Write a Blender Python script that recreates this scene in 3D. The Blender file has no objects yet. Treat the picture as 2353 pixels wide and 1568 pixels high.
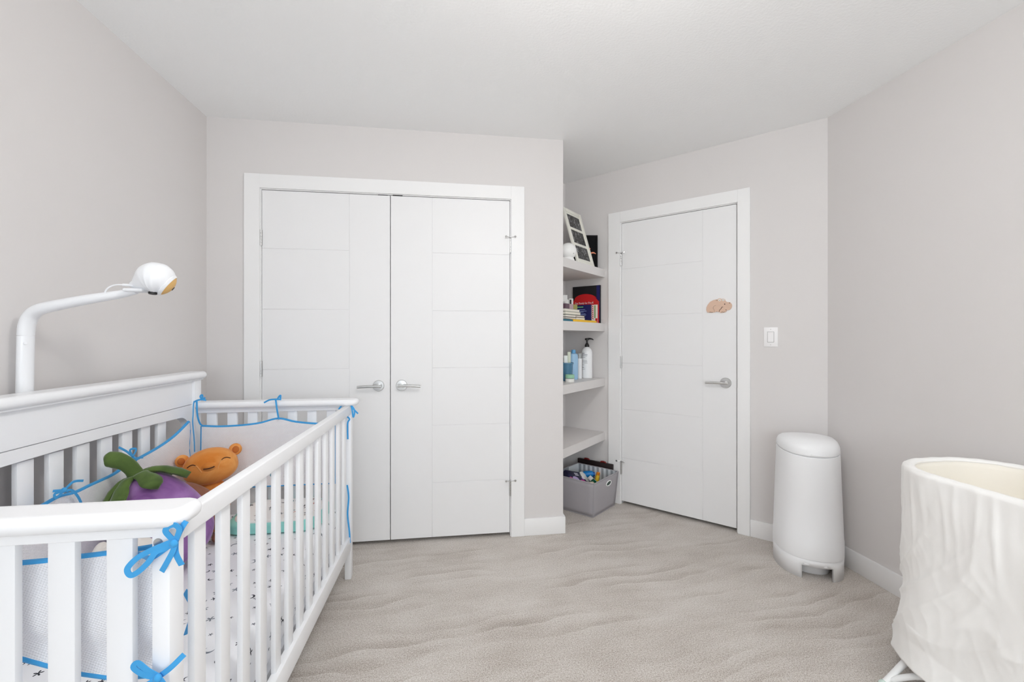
import bpy, bmesh, math, random
from math import sin, cos, pi, radians, sqrt
from mathutils import Vector, Matrix, noise
random.seed(7)
S = bpy.context.scene
COL = S.collection

# ------------------------------------------------------------------ camera, world, lights, exposure
cam_d = bpy.data.cameras.new('camera'); cam = bpy.data.objects.new('camera', cam_d); COL.objects.link(cam)
cam.location = (0, 0, 1.2116)
cam.rotation_euler = (pi / 2, 0, -0.138297)
cam_d.sensor_width = 36.0; cam_d.lens = 970.19 * 36 / 2353
cam_d.shift_y = -7.47 / 2353
cam_d.clip_start = 0.02
S.camera = cam
w = bpy.data.worlds.new('world'); S.world = w; w.use_nodes = True
w.node_tree.nodes['Background'].inputs[0].default_value = (0.80, 0.90, 1.0, 1)
w.node_tree.nodes['Background'].inputs[1].default_value = 1.0

def area(name, loc, rot, sx, sy, power, color):
    d = bpy.data.lights.new(name, 'AREA'); d.shape = 'RECTANGLE'; d.size = sx; d.size_y = sy
    d.energy = power; d.color = color
    o = bpy.data.objects.new(name, d); COL.objects.link(o); o.location = loc; o.rotation_euler = rot
    return o
# daylight entering by the wide window behind the camera
area('window_daylight', (0.35, -2.13, 1.40), (radians(90), 0, 0), 2.5, 1.6, 19, (0.93, 0.97, 1.0))
LAMP = 20.0        # glow of the ceiling lamp's globe
S.view_settings.view_transform = 'Standard'; S.view_settings.look = 'None'
S.view_settings.gamma = 1.0; S.view_settings.exposure = 0.98
try: S.view_settings.use_curve_mapping = False
except Exception: pass
S.cycles.max_bounces = 12; S.cycles.diffuse_bounces = 10; S.cycles.transparent_max_bounces = 16

# ------------------------------------------------------------------ materials
def lin(c):
    return tuple(((v / 255) / 12.92 if v / 255 <= 0.04045 else ((v / 255 + 0.055) / 1.055) ** 2.4) for v in c) + (1.0,)
MATS = {}
def mat(name, rgb, rough=0.5, metal=0.0, bump=None, sheen=0.0, vary=0.0, vscale=8.0, trans=0.0, alpha=1.0, spec=0.5, linear=False, sss=0.0):
    if name in MATS: return MATS[name]
    m = bpy.data.materials.new(name); m.use_nodes = True; nt = m.node_tree
    b = nt.nodes['Principled BSDF']
    c = tuple(rgb) + (1.0,) if linear else lin(rgb)
    b.inputs['Base Color'].default_value = c
    b.inputs['Roughness'].default_value = rough; b.inputs['Metallic'].default_value = metal
    b.inputs['Specular IOR Level'].default_value = spec
    b.inputs['Sheen Weight'].default_value = sheen; b.inputs['Sheen Roughness'].default_value = 0.4
    b.inputs['Transmission Weight'].default_value = trans; b.inputs['Alpha'].default_value = alpha
    if sss: b.inputs['Subsurface Weight'].default_value = sss; b.inputs['Subsurface Radius'].default_value = (0.02, 0.02, 0.02)
    tc = nt.nodes.new('ShaderNodeTexCoord')
    n = nt.nodes.new('ShaderNodeTexNoise'); n.inputs['Scale'].default_value = vscale; n.inputs['Detail'].default_value = 3
    nt.links.new(tc.outputs['Object'], n.inputs['Vector'])
    mx = nt.nodes.new('ShaderNodeMix'); mx.data_type = 'RGBA'
    k = max(vary, 0.004)
    mx.inputs[6].default_value = tuple(v * (1 - k) for v in c[:3]) + (1,)
    mx.inputs[7].default_value = tuple(min(1, v * (1 + k)) for v in c[:3]) + (1,)
    nt.links.new(n.outputs['Fac'], mx.inputs[0]); nt.links.new(mx.outputs[2], b.inputs['Base Color'])
    if bump:
        sc, st, di = bump
        n2 = nt.nodes.new('ShaderNodeTexNoise'); n2.inputs['Scale'].default_value = sc; n2.inputs['Detail'].default_value = 4
        nt.links.new(tc.outputs['Object'], n2.inputs['Vector'])
        bp = nt.nodes.new('ShaderNodeBump'); bp.inputs['Strength'].default_value = st; bp.inputs['Distance'].default_value = di
        nt.links.new(n2.outputs['Fac'], bp.inputs['Height']); nt.links.new(bp.outputs['Normal'], b.inputs['Normal'])
    MATS[name] = m
    return m

class NG:
    """tiny node builder: math on sockets"""
    def __init__(s, m): s.nt = m.node_tree; s.b = s.nt.nodes['Principled BSDF']
    def new(s, t, **k):
        n = s.nt.nodes.new(t)
        for a, v in k.items(): setattr(n, a, v)
        return n
    def link(s, a, b): s.nt.links.new(a, b)
    def m(s, op, a, b=None, c=None):
        n = s.new('ShaderNodeMath', operation=op)
        for i, v in enumerate((a, b, c)):
            if v is None: continue
            if isinstance(v, (int, float)): n.inputs[i].default_value = v
            else: s.link(v, n.inputs[i])
        return n.outputs[0]
    def mix(s, f, a, b):
        n = s.new('ShaderNodeMix', data_type='RGBA')
        for i, v in ((0, f), (6, a), (7, b)):
            if isinstance(v, (int, float)): n.inputs[i].default_value = v
            elif isinstance(v, tuple): n.inputs[i].default_value = v
            else: s.link(v, n.inputs[i])
        return n.outputs[2]
    def xyz(s):
        tc = s.new('ShaderNodeTexCoord'); sp = s.new('ShaderNodeSeparateXYZ')
        s.link(tc.outputs['Object'], sp.inputs[0]); return sp.outputs[0], sp.outputs[1], sp.outputs[2], tc.outputs['Object']
    def comb(s, x, y, z=0.0):
        n = s.new('ShaderNodeCombineXYZ')
        for i, v in enumerate((x, y, z)):
            if isinstance(v, (int, float)): n.inputs[i].default_value = v
            else: s.link(v, n.inputs[i])
        return n.outputs[0]

def printed_cloth(name, base, inks, scale, size, dens=0.75):
    """white cloth printed with little stars and moons"""
    m = bpy.data.materials.new(name); m.use_nodes = True; g = NG(m)
    g.b.inputs['Roughness'].default_value = 0.85; g.b.inputs['Specular IOR Level'].default_value = 0.2
    x, y, z, _ = g.xyz()
    v = g.comb(g.m('MULTIPLY', g.m('ADD', x, z), scale), g.m('MULTIPLY', y, scale))
    vo = g.new('ShaderNodeTexVoronoi', voronoi_dimensions='2D'); vo.inputs['Scale'].default_value = 1.0; vo.inputs['Randomness'].default_value = 0.75
    g.link(v, vo.inputs['Vector'])
    sub = g.new('ShaderNodeVectorMath', operation='SUBTRACT'); g.link(v, sub.inputs[0]); g.link(vo.outputs['Position'], sub.inputs[1])
    sp = g.new('ShaderNodeSeparateXYZ'); g.link(sub.outputs[0], sp.inputs[0])
    rc = g.new('ShaderNodeSeparateColor'); g.link(vo.outputs['Color'], rc.inputs[0])
    lx, ly = sp.outputs[0], sp.outputs[1]
    r = g.m('SQRT', g.m('ADD', g.m('MULTIPLY', lx, lx), g.m('MULTIPLY', ly, ly)))
    th = g.m('ADD', g.m('ARCTAN2', ly, lx), g.m('MULTIPLY', rc.outputs[1], 6.28))
    R = g.m('MULTIPLY_ADD', rc.outputs[2], size * 0.6, size * 0.45)
    star = g.m('LESS_THAN', r, g.m('MULTIPLY', R, g.m('MULTIPLY_ADD', g.m('COSINE', g.m('MULTIPLY', th, 5.0)), 0.36, 0.58)))
    ox = g.m('SUBTRACT', lx, g.m('MULTIPLY', g.m('COSINE', g.m('MULTIPLY', rc.outputs[1], 6.28)), g.m('MULTIPLY', R, 0.45)))
    oy = g.m('SUBTRACT', ly, g.m('MULTIPLY', g.m('SINE', g.m('MULTIPLY', rc.outputs[1], 6.28)), g.m('MULTIPLY', R, 0.45)))
    r2 = g.m('SQRT', g.m('ADD', g.m('MULTIPLY', ox, ox), g.m('MULTIPLY', oy, oy)))
    moon = g.m('MULTIPLY', g.m('LESS_THAN', r, g.m('MULTIPLY', R, 1.05)), g.m('GREATER_THAN', r2, g.m('MULTIPLY', R, 0.9)))
    pick = g.m('GREATER_THAN', rc.outputs[0], 0.68)
    shape = g.m('ADD', g.m('MULTIPLY', moon, pick), g.m('MULTIPLY', star, g.m('SUBTRACT', 1.0, pick)))
    keep = g.m('LESS_THAN', rc.outputs[1], dens)
    f = g.m('MULTIPLY', shape, keep)
    cr = g.new('ShaderNodeValToRGB'); cr.color_ramp.interpolation = 'CONSTANT'
    el = cr.color_ramp.elements
    while len(el) < len(inks): el.new(0.5)
    for i, c in enumerate(inks): el[i].position = i / len(inks); el[i].color = lin(c)
    g.link(rc.outputs[2], cr.inputs[0])
    g.link(g.mix(f, lin(base), cr.outputs[0]), g.b.inputs['Base Color'])
    return m

def mesh_cloth(name, rgb, n=170.0):
    m = bpy.data.materials.new(name); m.use_nodes = True; g = NG(m)
    g.b.inputs['Roughness'].default_value = 0.9; g.b.inputs['Specular IOR Level'].default_value = 0.2
    x, y, z, _ = g.xyz()
    u = g.m('ADD', x, y)
    a = g.m('SINE', g.m('MULTIPLY', g.m('ADD', u, g.m('MULTIPLY', z, 0.45)), n * 2 * pi))
    b = g.m('SINE', g.m('MULTIPLY', g.m('SUBTRACT', z, g.m('MULTIPLY', u, 0.3)), n * 2 * pi))
    h = g.m('MULTIPLY', a, b)
    bp = g.new('ShaderNodeBump'); bp.inputs['Strength'].default_value = 0.55; bp.inputs['Distance'].default_value = 0.0012
    g.link(h, bp.inputs['Height']); g.link(bp.outputs['Normal'], g.b.inputs['Normal'])
    hole = g.m('GREATER_THAN', h, 0.55)
    c = lin(rgb)
    g.link(g.mix(hole, c, tuple(v * 0.86 for v in c[:3]) + (1,)), g.b.inputs['Base Color'])
    return m

def carpet_mat():
    m = bpy.data.materials.new('carpet'); m.use_nodes = True; g = NG(m)
    g.b.inputs['Roughness'].default_value = 1.0; g.b.inputs['Specular IOR Level'].default_value = 0.05
    g.b.inputs['Sheen Weight'].default_value = 0.25
    x, y, z, o = g.xyz()
    def nz(sc, vec, det=3, dist=0.0):
        n = g.new('ShaderNodeTexNoise'); n.inputs['Scale'].default_value = sc; n.inputs['Detail'].default_value = det
        n.inputs['Distortion'].default_value = dist
        g.link(vec, n.inputs['Vector']); return n.outputs['Fac']
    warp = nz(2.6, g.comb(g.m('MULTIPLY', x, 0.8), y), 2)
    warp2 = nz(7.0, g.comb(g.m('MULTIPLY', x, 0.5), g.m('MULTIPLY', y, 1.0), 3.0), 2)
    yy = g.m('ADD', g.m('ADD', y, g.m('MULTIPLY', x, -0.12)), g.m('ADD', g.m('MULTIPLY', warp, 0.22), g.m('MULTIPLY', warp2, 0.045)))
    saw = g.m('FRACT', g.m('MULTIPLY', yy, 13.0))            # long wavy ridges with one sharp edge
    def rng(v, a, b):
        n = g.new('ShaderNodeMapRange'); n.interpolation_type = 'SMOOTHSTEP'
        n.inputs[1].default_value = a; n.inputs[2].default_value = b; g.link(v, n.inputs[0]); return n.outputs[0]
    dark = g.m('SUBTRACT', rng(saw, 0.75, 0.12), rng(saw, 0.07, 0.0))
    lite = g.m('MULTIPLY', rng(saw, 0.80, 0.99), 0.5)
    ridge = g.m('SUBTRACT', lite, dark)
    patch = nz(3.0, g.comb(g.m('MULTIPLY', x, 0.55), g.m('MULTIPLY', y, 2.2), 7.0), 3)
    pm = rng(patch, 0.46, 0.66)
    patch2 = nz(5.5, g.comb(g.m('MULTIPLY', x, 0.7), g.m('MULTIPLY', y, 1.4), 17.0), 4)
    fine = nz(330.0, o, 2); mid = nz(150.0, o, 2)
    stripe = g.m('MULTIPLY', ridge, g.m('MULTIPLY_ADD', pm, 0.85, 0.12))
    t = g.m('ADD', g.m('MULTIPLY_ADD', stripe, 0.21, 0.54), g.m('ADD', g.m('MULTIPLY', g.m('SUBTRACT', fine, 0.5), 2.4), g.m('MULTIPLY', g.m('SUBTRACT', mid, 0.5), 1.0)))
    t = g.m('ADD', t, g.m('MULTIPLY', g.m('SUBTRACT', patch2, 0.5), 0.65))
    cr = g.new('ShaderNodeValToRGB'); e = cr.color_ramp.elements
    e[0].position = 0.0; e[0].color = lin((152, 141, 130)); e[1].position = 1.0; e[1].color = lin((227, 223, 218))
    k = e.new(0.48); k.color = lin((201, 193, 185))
    g.link(t, cr.inputs[0]); g.link(cr.outputs[0], g.b.inputs['Base Color'])
    h = g.m('ADD', g.m('MULTIPLY', stripe, 0.05), g.m('MULTIPLY', fine, 1.2))
    bp = g.new('ShaderNodeBump'); bp.inputs['Strength'].default_value = 0.6; bp.inputs['Distance'].default_value = 0.004
    g.link(h, bp.inputs['Height']); g.link(bp.outputs['Normal'], g.b.inputs['Normal'])
    return m

def stripes(name, a, b, axis, n, rough=0.8):
    m = bpy.data.materials.new(name); m.use_nodes = True; g = NG(m)
    g.b.inputs['Roughness'].default_value = rough
    x, y, z, _ = g.xyz()
    u = g.m('ADD', g.m('ADD', g.m('MULTIPLY', x, axis[0]), g.m('MULTIPLY', y, axis[1])), g.m('MULTIPLY', z, axis[2]))
    f = g.m('GREATER_THAN', g.m('FRACT', g.m('MULTIPLY', u, n)), 0.5)
    g.link(g.mix(f, lin(a), lin(b)), g.b.inputs['Base Color'])
    return m

def scan_mat(name, seed):
    m = bpy.data.materials.new(name); m.use_nodes = True; g = NG(m)
    g.b.inputs['Roughness'].default_value = 0.25
    x, y, z, o = g.xyz()
    n = g.new('ShaderNodeTexNoise'); n.inputs['Scale'].default_value = 38; n.inputs['Detail'].default_value = 5; n.inputs['Distortion'].default_value = 1.6
    mp = g.new('ShaderNodeVectorMath', operation='ADD'); g.link(o, mp.inputs[0]); mp.inputs[1].default_value = (seed, seed * 2, 0)
    g.link(mp.outputs[0], n.inputs['Vector'])
    cr = g.new('ShaderNodeValToRGB'); e = cr.color_ramp.elements
    e[0].position = 0.50; e[0].color = lin((20, 20, 22)); e[1].position = 0.80; e[1].color = lin((170, 170, 172))
    g.link(n.outputs['Fac'], cr.inputs[0]); g.link(cr.outputs[0], g.b.inputs['Base Color'])
    return m

WALL = mat('greige_wall_paint', (0.705, 0.683, 0.675), 0.75, bump=(260, 0.10, 0.0012), spec=0.25, linear=True)
CEIL = mat('white_ceiling_paint', (0.91, 0.92, 0.925), 0.9, bump=(95, 0.35, 0.003), spec=0.1, linear=True)
TRIM = mat('white_trim_paint', (0.86, 0.86, 0.86), 0.4, spec=0.35, linear=True)
DOOR = mat('white_door_paint', (0.83, 0.83, 0.835), 0.42, spec=0.35, linear=True)
SHELF = mat('pale_grey_shelf_paint', (0.715, 0.695, 0.687), 0.5, spec=0.3, linear=True)
CRIB = mat('white_crib_lacquer', (0.88, 0.89, 0.91), 0.3, spec=0.4, linear=True)
STEEL = mat('brushed_steel', (206, 206, 205), 0.28, 1.0, vary=0.05, vscale=60)
DARK = mat('dark_metal', (45, 45, 46), 0.4, 0.8)
BLUE = mat('blue_cotton_ribbon', (62, 160, 222), 0.75, sheen=0.2, vary=0.08, vscale=60, bump=(400, 0.2, 0.0006))
NET = mesh_cloth('white_mesh_fabric', (243, 243, 246), 150)
WHITEP = mat('white_plastic', (0.90, 0.91, 0.925), 0.32, spec=0.5, linear=True)
ARMW = mat('white_stand_plastic', (0.86, 0.875, 0.90), 0.3, linear=True)
LINEN = mat('white_cotton_drape', (0.90, 0.895, 0.88), 0.9, sheen=0.2, vary=0.02, vscale=5, bump=(300, 0.15, 0.0008), spec=0.15, linear=True)
LINING = mat('cream_cotton_lining', (0.90, 0.865, 0.79), 0.9, sheen=0.1, vary=0.02, bump=(120, 0.1, 0.001), spec=0.15, linear=True)
BLACK = mat('black_plastic', (22, 22, 23), 0.4)

# ------------------------------------------------------------------ geometry helpers (verts, faces in world metres)
def box_g(x0, x1, y0, y1, z0, z1, bev=0.0, seg=2, f=None):
    bm = bmesh.new()
    vs = [bm.verts.new(p) for p in ((x0,y0,z0),(x1,y0,z0),(x1,y1,z0),(x0,y1,z0),(x0,y0,z1),(x1,y0,z1),(x1,y1,z1),(x0,y1,z1))]
    for q in ((0,3,2,1),(4,5,6,7),(0,1,5,4),(1,2,6,5),(2,3,7,6),(3,0,4,7)): bm.faces.new([vs[i] for i in q])
    if bev > 0: bmesh.ops.bevel(bm, geom=list(bm.edges), offset=bev, segments=seg, affect='EDGES', profile=0.5)
    return take(bm, f)
def take(bm, f=None):
    bm.verts.index_update()
    V = [v.co.copy() for v in bm.verts]; F = [[v.index for v in q.verts] for q in bm.faces]
    bm.free()
    return ([Vector(f(v)) for v in V] if f else V), F
def join(*gs):
    V = []; F = []
    for v, f in gs:
        k = len(V); V += v; F += [[i + k for i in q] for q in f]
    return V, F
def move(g, f): return [Vector(f(v)) for v in g[0]], g[1]
def loft(rings, caps=(True, True), closed=True):
    n = len(rings[0]); V = [Vector(p) for r in rings for p in r]; F = []
    for i in range(len(rings) - 1):
        for j in range(n if closed else n - 1):
            a, b = i*n + j, i*n + (j+1) % n
            F.append([a, b, b + n, a + n])
    if caps[0]: F.append(list(range(n))[::-1])
    if caps[1]: F.append([(len(rings)-1)*n + j for j in range(n)])
    return V, F
def lathe(prof, n=28, c=(0,0,0), sx=1, sy=1, axis=None):
    rings = [[(r*sx*cos(2*pi*j/n), r*sy*sin(2*pi*j/n), z) for j in range(n)] for r, z in prof]
    V, F = loft(rings)
    M = Matrix.Identity(3)
    if axis is not None: M = Vector((0,0,1)).rotation_difference(Vector(axis).normalized()).to_matrix()
    return [M @ v + Vector(c) for v in V], F
def cr_spline(P, k=6):
    P = [Vector(p) for p in P]; out = []
    for i in range(len(P) - 1):
        p0, p1, p2, p3 = P[max(i-1,0)], P[i], P[i+1], P[min(i+2, len(P)-1)]
        for s in range(k):
            t = s / k
            out.append(0.5*((2*p1) + (p2-p0)*t + (2*p0-5*p1+4*p2-p3)*t*t + (3*p1-p0-3*p2+p3)*t**3))
    out.append(P[-1]); return out
def sweep(P, prof, up=(0,0,1), scale=None, k=6, smooth=True):
    n0 = len(P)
    Q = cr_spline(P, k) if smooth else [Vector(p) for p in P]
    rings = []; N = None
    for i, p in enumerate(Q):
        T = (Q[min(i+1, len(Q)-1)] - Q[max(i-1,0)])
        T = T.normalized() if T.length > 1e-9 else Vector((0,0,1))
        if N is None:
            N = Vector(up) - T*T.dot(Vector(up))
            if N.length < 1e-4: N = T.orthogonal()
        else: N = N - T*T.dot(N)
        N.normalize(); B = T.cross(N)
        s = 1.0
        if scale:
            q = i/(len(Q)-1)*(len(scale)-1); a = int(min(q, len(scale)-2)); s = scale[a] + (scale[a+1]-scale[a])*(q-a)
        rings.append([p + N*(a*s) + B*(b*s) for a, b in prof])
    return loft(rings)
def circ(r, n=10, ry=None): return [(r*cos(2*pi*i/n), (ry or r)*sin(2*pi*i/n)) for i in range(n)]
def tube(P, r, n=10, scale=None, k=6, smooth=True, up=(0,0,1), ry=None): return sweep(P, circ(r, n, ry), up, scale, k, smooth)
def ribbon(P, w, t=0.0014, up=(0,1,0)):
    return sweep(P, [(-t/2,-w/2),(t/2,-w/2),(t/2,w/2),(-t/2,w/2)], up, None, 6)
def prism(poly, f0, f1):
    """poly of 2d points; f0/f1 map a 2d point to the two 3d faces"""
    return loft([[f0(p) for p in poly], [f1(p) for p in poly]])
def ellipsoid(c, rx, ry, rz, n=24, m=14, M=None, fn=None):
    rings = []
    for i in range(m+1):
        a = pi*i/m; a = min(max(a, 0.02), pi-0.02)
        rings.append([Vector((rx*sin(a)*cos(2*pi*j/n), ry*sin(a)*sin(2*pi*j/n), -rz*cos(a))) for j in range(n)])
    V, F = loft(rings)
    if fn: V = [fn(v) for v in V]
    if M: V = [M @ v for v in V]
    return [v + Vector(c) for v in V], F

OFF = {}
def _link(o, parent):
    COL.objects.link(o)
    if parent is not None: o.parent = parent
def tag(o, label=None, cat=None, group=None, kind=None):
    if label: o['label'] = label
    if cat: o['category'] = cat
    if group: o['group'] = group
    if kind: o['kind'] = kind
    return o
def thing(name, loc, label, cat, group=None):
    o = bpy.data.objects.new(name, None); o.empty_display_size = 0.05; COL.objects.link(o)
    o.location = loc; OFF[o] = Vector(loc)
    return tag(o, label, cat, group)
def struct(name, loc=(0,0,0)):
    o = bpy.data.objects.new(name, None); o.empty_display_size = 0.05; COL.objects.link(o); o.location = loc; OFF[o] = Vector(loc)
    return tag(o, kind='structure')
def obj(name, g, m, parent=None, smooth=38, base=None, solid=None, recalc=True):
    off = OFF.get(parent, Vector((0,0,0))) if parent is not None else Vector(base or (0,0,0))
    me = bpy.data.meshes.new(name)
    me.from_pydata([tuple(v - off) for v in g[0]], [], g[1])
    if recalc:
        bm = bmesh.new(); bm.from_mesh(me); bmesh.ops.recalc_face_normals(bm, faces=bm.faces); bm.to_mesh(me); bm.free()
    if smooth:
        for p in me.polygons: p.use_smooth = True
        me.set_sharp_from_angle(angle=radians(smooth))
    me.materials.append(m); me.update()
    o = bpy.data.objects.new(name, me); _link(o, parent)
    if parent is None: o.location = off
    OFF[o] = off
    if solid:
        s = o.modifiers.new('thickness', 'SOLIDIFY'); s.thickness = solid; s.offset = 0
    return o
def inst(src, parent, delta, name=None):
    """a copy sharing mesh data, shifted by delta (world axes)"""
    o = bpy.data.objects.new(name or src.name.split('.')[0], src.data); _link(o, parent); o.location = Vector(src.location) + Vector(delta)
    OFF[o] = OFF[src]
    return o
def text(name, body, size, f, m, parent, shear=0.0, extrude=0.0004, xs=1.0):
    """lettering as mesh: f maps (u, v) in the text plane to a world point; w is thickness"""
    cu = bpy.data.curves.new(name, 'FONT'); cu.body = body; cu.size = size; cu.shear = shear; cu.align_x = 'CENTER'; cu.align_y = 'CENTER'
    to = bpy.data.objects.new(name, cu); COL.objects.link(to)
    dg = bpy.context.evaluated_depsgraph_get(); dg.update()
    me = to.evaluated_get(dg).to_mesh()
    V = [Vector(f((v.co.x*xs, v.co.y))) for v in me.vertices]; F = [list(p.vertices) for p in me.polygons]
    to.to_mesh_clear() if hasattr(to, 'to_mesh_clear') else None
    bpy.data.objects.remove(to); bpy.data.curves.remove(cu)
    return obj(name, (V, F), m, parent, smooth=0, recalc=False)

# ------------------------------------------------------------------ room shell
XL, XR, YC, H = -1.3564, 2.0682, 2.5549, 2.44
XB = 0.6762                      # outer corner of the closet
D = Vector((2.0682, 2.0893, 0))  # corner between right wall and slanted door wall
T = Vector((-1, 1, 0)) / sqrt(2); N = Vector((-1, -1, 0)) / sqrt(2)
TN = 1.6742                      # length of the slanted wall up to the niche corner
YB = -2.20                       # back wall, behind the camera
NC = D + T*TN
def DW(v): return D + T*v[0] + N*v[1] + Vector((0,0,v[2]))     # (along wall, out into the room, height)
def CW(v): return Vector((v[0], YC - v[1], v[2]))

floor_g = box_g(XL-0.15, XR+0.4, YB-0.15, 3.9, -0.1, 0.0)
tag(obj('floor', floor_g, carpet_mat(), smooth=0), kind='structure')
tag(obj('ceiling', box_g(XL-0.15, XR+0.4, YB-0.15, 3.9, H, H+0.1), CEIL, smooth=0), kind='structure')
tag(obj('wall_left', box_g(XL-0.12, XL, YB-0.12, YC+0.8, 0, H), WALL, smooth=0), kind='structure')
tag(obj('wall_right', box_g(XR, XR+0.12, YB-0.12, D.y+0.02, 0, H), WALL, smooth=0), kind='structure')
# closet front wall with its double-door opening, closed off behind
cx0, cx1, ctop = -1.0760, 0.3490, 2.0545
tag(obj('wall_closet', join(box_g(XL, cx0, YC, YC+0.11, 0, H), box_g(cx1, XB, YC, YC+0.11, 0, H), box_g(cx0, cx1, YC, YC+0.11, ctop, H)), WALL, smooth=0), kind='structure')
tag(obj('closet_light_block', box_g(XL, XB-0.11, YC+0.11, YC+0.16, 0, H), WALL, smooth=0), kind='structure')  # unseen slab added behind the leaves to block light, so door gaps stay dark
tag(obj('wall_closet_side', box_g(XB-0.11, XB, YC+0.11, NC.y+0.1, 0, H), WALL, smooth=0), kind='structure')
tag(obj('wall_niche', box_g(XB-0.11, NC.x+0.14, NC.y, NC.y+0.1, 0, H), WALL, smooth=0), kind='structure')
d0, d1, dtop = 0.4470, 1.2100, 2.0520
def dwall(a, b, z0, z1): return box_g(a, b, -0.11, 0, z0, z1, f=DW)
tag(obj('wall_door', join(dwall(-0.04, d0, 0, H), dwall(d1, TN+0.03, 0, H), dwall(d0, d1, dtop, H)), WALL, smooth=0), kind='structure')
tag(obj('doorway_light_block', box_g(-0.04, TN+0.03, -0.16, -0.11, 0, H, f=DW), WALL, smooth=0), kind='structure')  # added unseen slab sealing the doorway; blocks outside light at the door gaps
# back wall behind the camera with a wide window
wx0, wx1, wz0, wz1 = -0.95, 1.65, 0.55, 2.22
tag(obj('wall_back', join(box_g(XL, wx0, YB-0.12, YB, 0, H), box_g(wx1, XR, YB-0.12, YB, 0, H), box_g(wx0, wx1, YB-0.12, YB, 0, wz0), box_g(wx0, wx1, YB-0.12, YB, wz1, H)), WALL, smooth=0), kind='structure')
win = struct('window_1', (0.35, YB, wz0))
obj('window_frame', join(box_g(wx0, wx1, YB-0.1, YB-0.02, wz0, wz0+0.06), box_g(wx0, wx1, YB-0.1, YB-0.02, wz1-0.06, wz1), box_g(wx0, wx0+0.06, YB-0.1, YB-0.02, wz0+0.06, wz1-0.06), box_g(wx1-0.06, wx1, YB-0.1, YB-0.02, wz0+0.06, wz1-0.06), box_g(0.32, 0.38, YB-0.1, YB-0.02, wz0+0.06, wz1-0.06)), TRIM, win, smooth=0)
GLASS = mat('window_glass', (245, 250, 250), 0.0, trans=1.0)
for a, b in ((wx0+0.06, 0.32), (0.38, wx1-0.06)):
    obj('pane', box_g(a, b, YB-0.064, YB-0.058, wz0+0.06, wz1-0.06), GLASS, win, smooth=0)

# baseboards
BB, BT = 0.103, 0.012
def base_c(name, x0, x1): tag(obj(name, box_g(x0, x1, YC-BT, YC, 0, BB, 0.002), TRIM), kind='structure')
base_c('baseboard_closet_left', XL, -1.158); 
tag(obj('baseboard_closet', join(box_g(0.4302, XB+BT, YC-BT, YC, 0, BB, 0.0015), box_g(XB, XB+BT, YC, NC.y, 0, BB, 0.0015)), TRIM), kind='structure')
tag(obj('baseboard_left', box_g(XL, XL+BT, YB, YC-BT, 0, BB, 0.002), TRIM), kind='structure')
tag(obj('baseboard_right', box_g(XR-BT, XR, YB, D.y+0.004, 0, BB, 0.002), TRIM), kind='structure')
tag(obj('baseboard_door', box_g(0.005, 0.3780, 0, BT, 0, BB, 0.002, f=DW), TRIM), kind='structure')
tag(obj('baseboard_niche', box_g(1.3020, TN-0.01, 0, BT, 0, BB, 0.002, f=DW), TRIM), kind='structure')

# door casings: three boards each
def casing(name, F, a, b, ia, ib, top, itop, th=0.015):
    r = struct(name, F((a, 0, 0)))
    for g in (box_g(a, ia, 0, th, 0, top, 0.0012, 1, F), box_g(ib, b, 0, th, 0, top, 0.0012, 1, F), box_g(ia, ib, 0, th, itop, top, 0.0012, 1, F)):
        obj('casing_board', g, TRIM, r)
    # jamb lining the opening
    j = 0.0045
    for g in (box_g(ia, ia+j, -0.11, 0.001, 0, itop, f=F), box_g(ib-j, ib, -0.11, 0.001, 0, itop, f=F), box_g(ia+j, ib-j, -0.11, 0.001, itop-j, itop, f=F)):
        obj('jamb', g, TRIM, r, smooth=0)
    return r
casing('trim_1', CW, -1.1580, 0.4302, cx0, cx1, 2.1335, ctop)
casing('trim_2', DW, 0.3785, 1.3018, d0, d1, 2.1300, dtop)

def lever(F, x, z, dirx, door):
    def R(v): return F((x + v[0], v[2], z + v[1]))
    g = lathe([(0.001,0.0),(0.0325,0.0),(0.0325,0.005),(0.0300,0.0075),(0.001,0.0085)], 36)
    r = obj('handle', move(g, R), STEEL, door)
    neck = lathe([(0.001,0.008),(0.011,0.008),(0.010,0.044),(0.001,0.044)], 18)
    obj('neck', move(neck, R), STEEL, r)
    bar = tube([(-0.020*dirx,0,0.040),(0.05*dirx,0,0.041),(0.112*dirx,-0.003,0.041)], 0.0078, 16, k=3)
    obj('lever', move(bar, R), STEEL, r)
def hinge(F, x, z, door, side, stop=None):
    hg = 0.088
    h = obj('hinge', join(*[move(lathe([(0.001,0),(0.0058,0),(0.0058,hg/5-0.0012),(0.001,hg/5-0.0012)], 12), lambda v, k=k: F((x + v[0], 0.006 + v[1], z - hg/2 + k*hg/5 + v[2]))) for k in range(5)]), STEEL, door)
    obj('hinge_leaf', box_g(x-0.007, x+0.007, -0.0005, 0.0012, z-hg/2, z+hg/2, f=F), STEEL, h, smooth=0)
    if stop:
        zz = z + hg/2 + 0.004
        def R(v): return F((x + v[0], v[1], zz + v[2]))
        g = join(move(tube([(-0.026,0.021,0.003),(0.0,0.012,0.0),(0.026,0.021,0.004)], 0.0022, 8, k=3), R),
                 move(lathe([(0.001,-0.002),(0.008,-0.002),(0.008,0.003),(0.001,0.003)], 14, c=(0,0.006,0)), R),
                 move(lathe([(0.001,-0.004),(0.0062,-0.003),(0.0062,0.003),(0.001,0.004)], 12, c=(-0.027,0.021,0.003), axis=(0.4,-1,0)), R),
                 move(lathe([(0.001,-0.004),(0.0062,-0.003),(0.0062,0.003),(0.001,0.004)], 12, c=(0.027,0.021,0.004), axis=(-0.4,-1,0)), R))
        obj('hinge_stop', g, STEEL, h)
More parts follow.
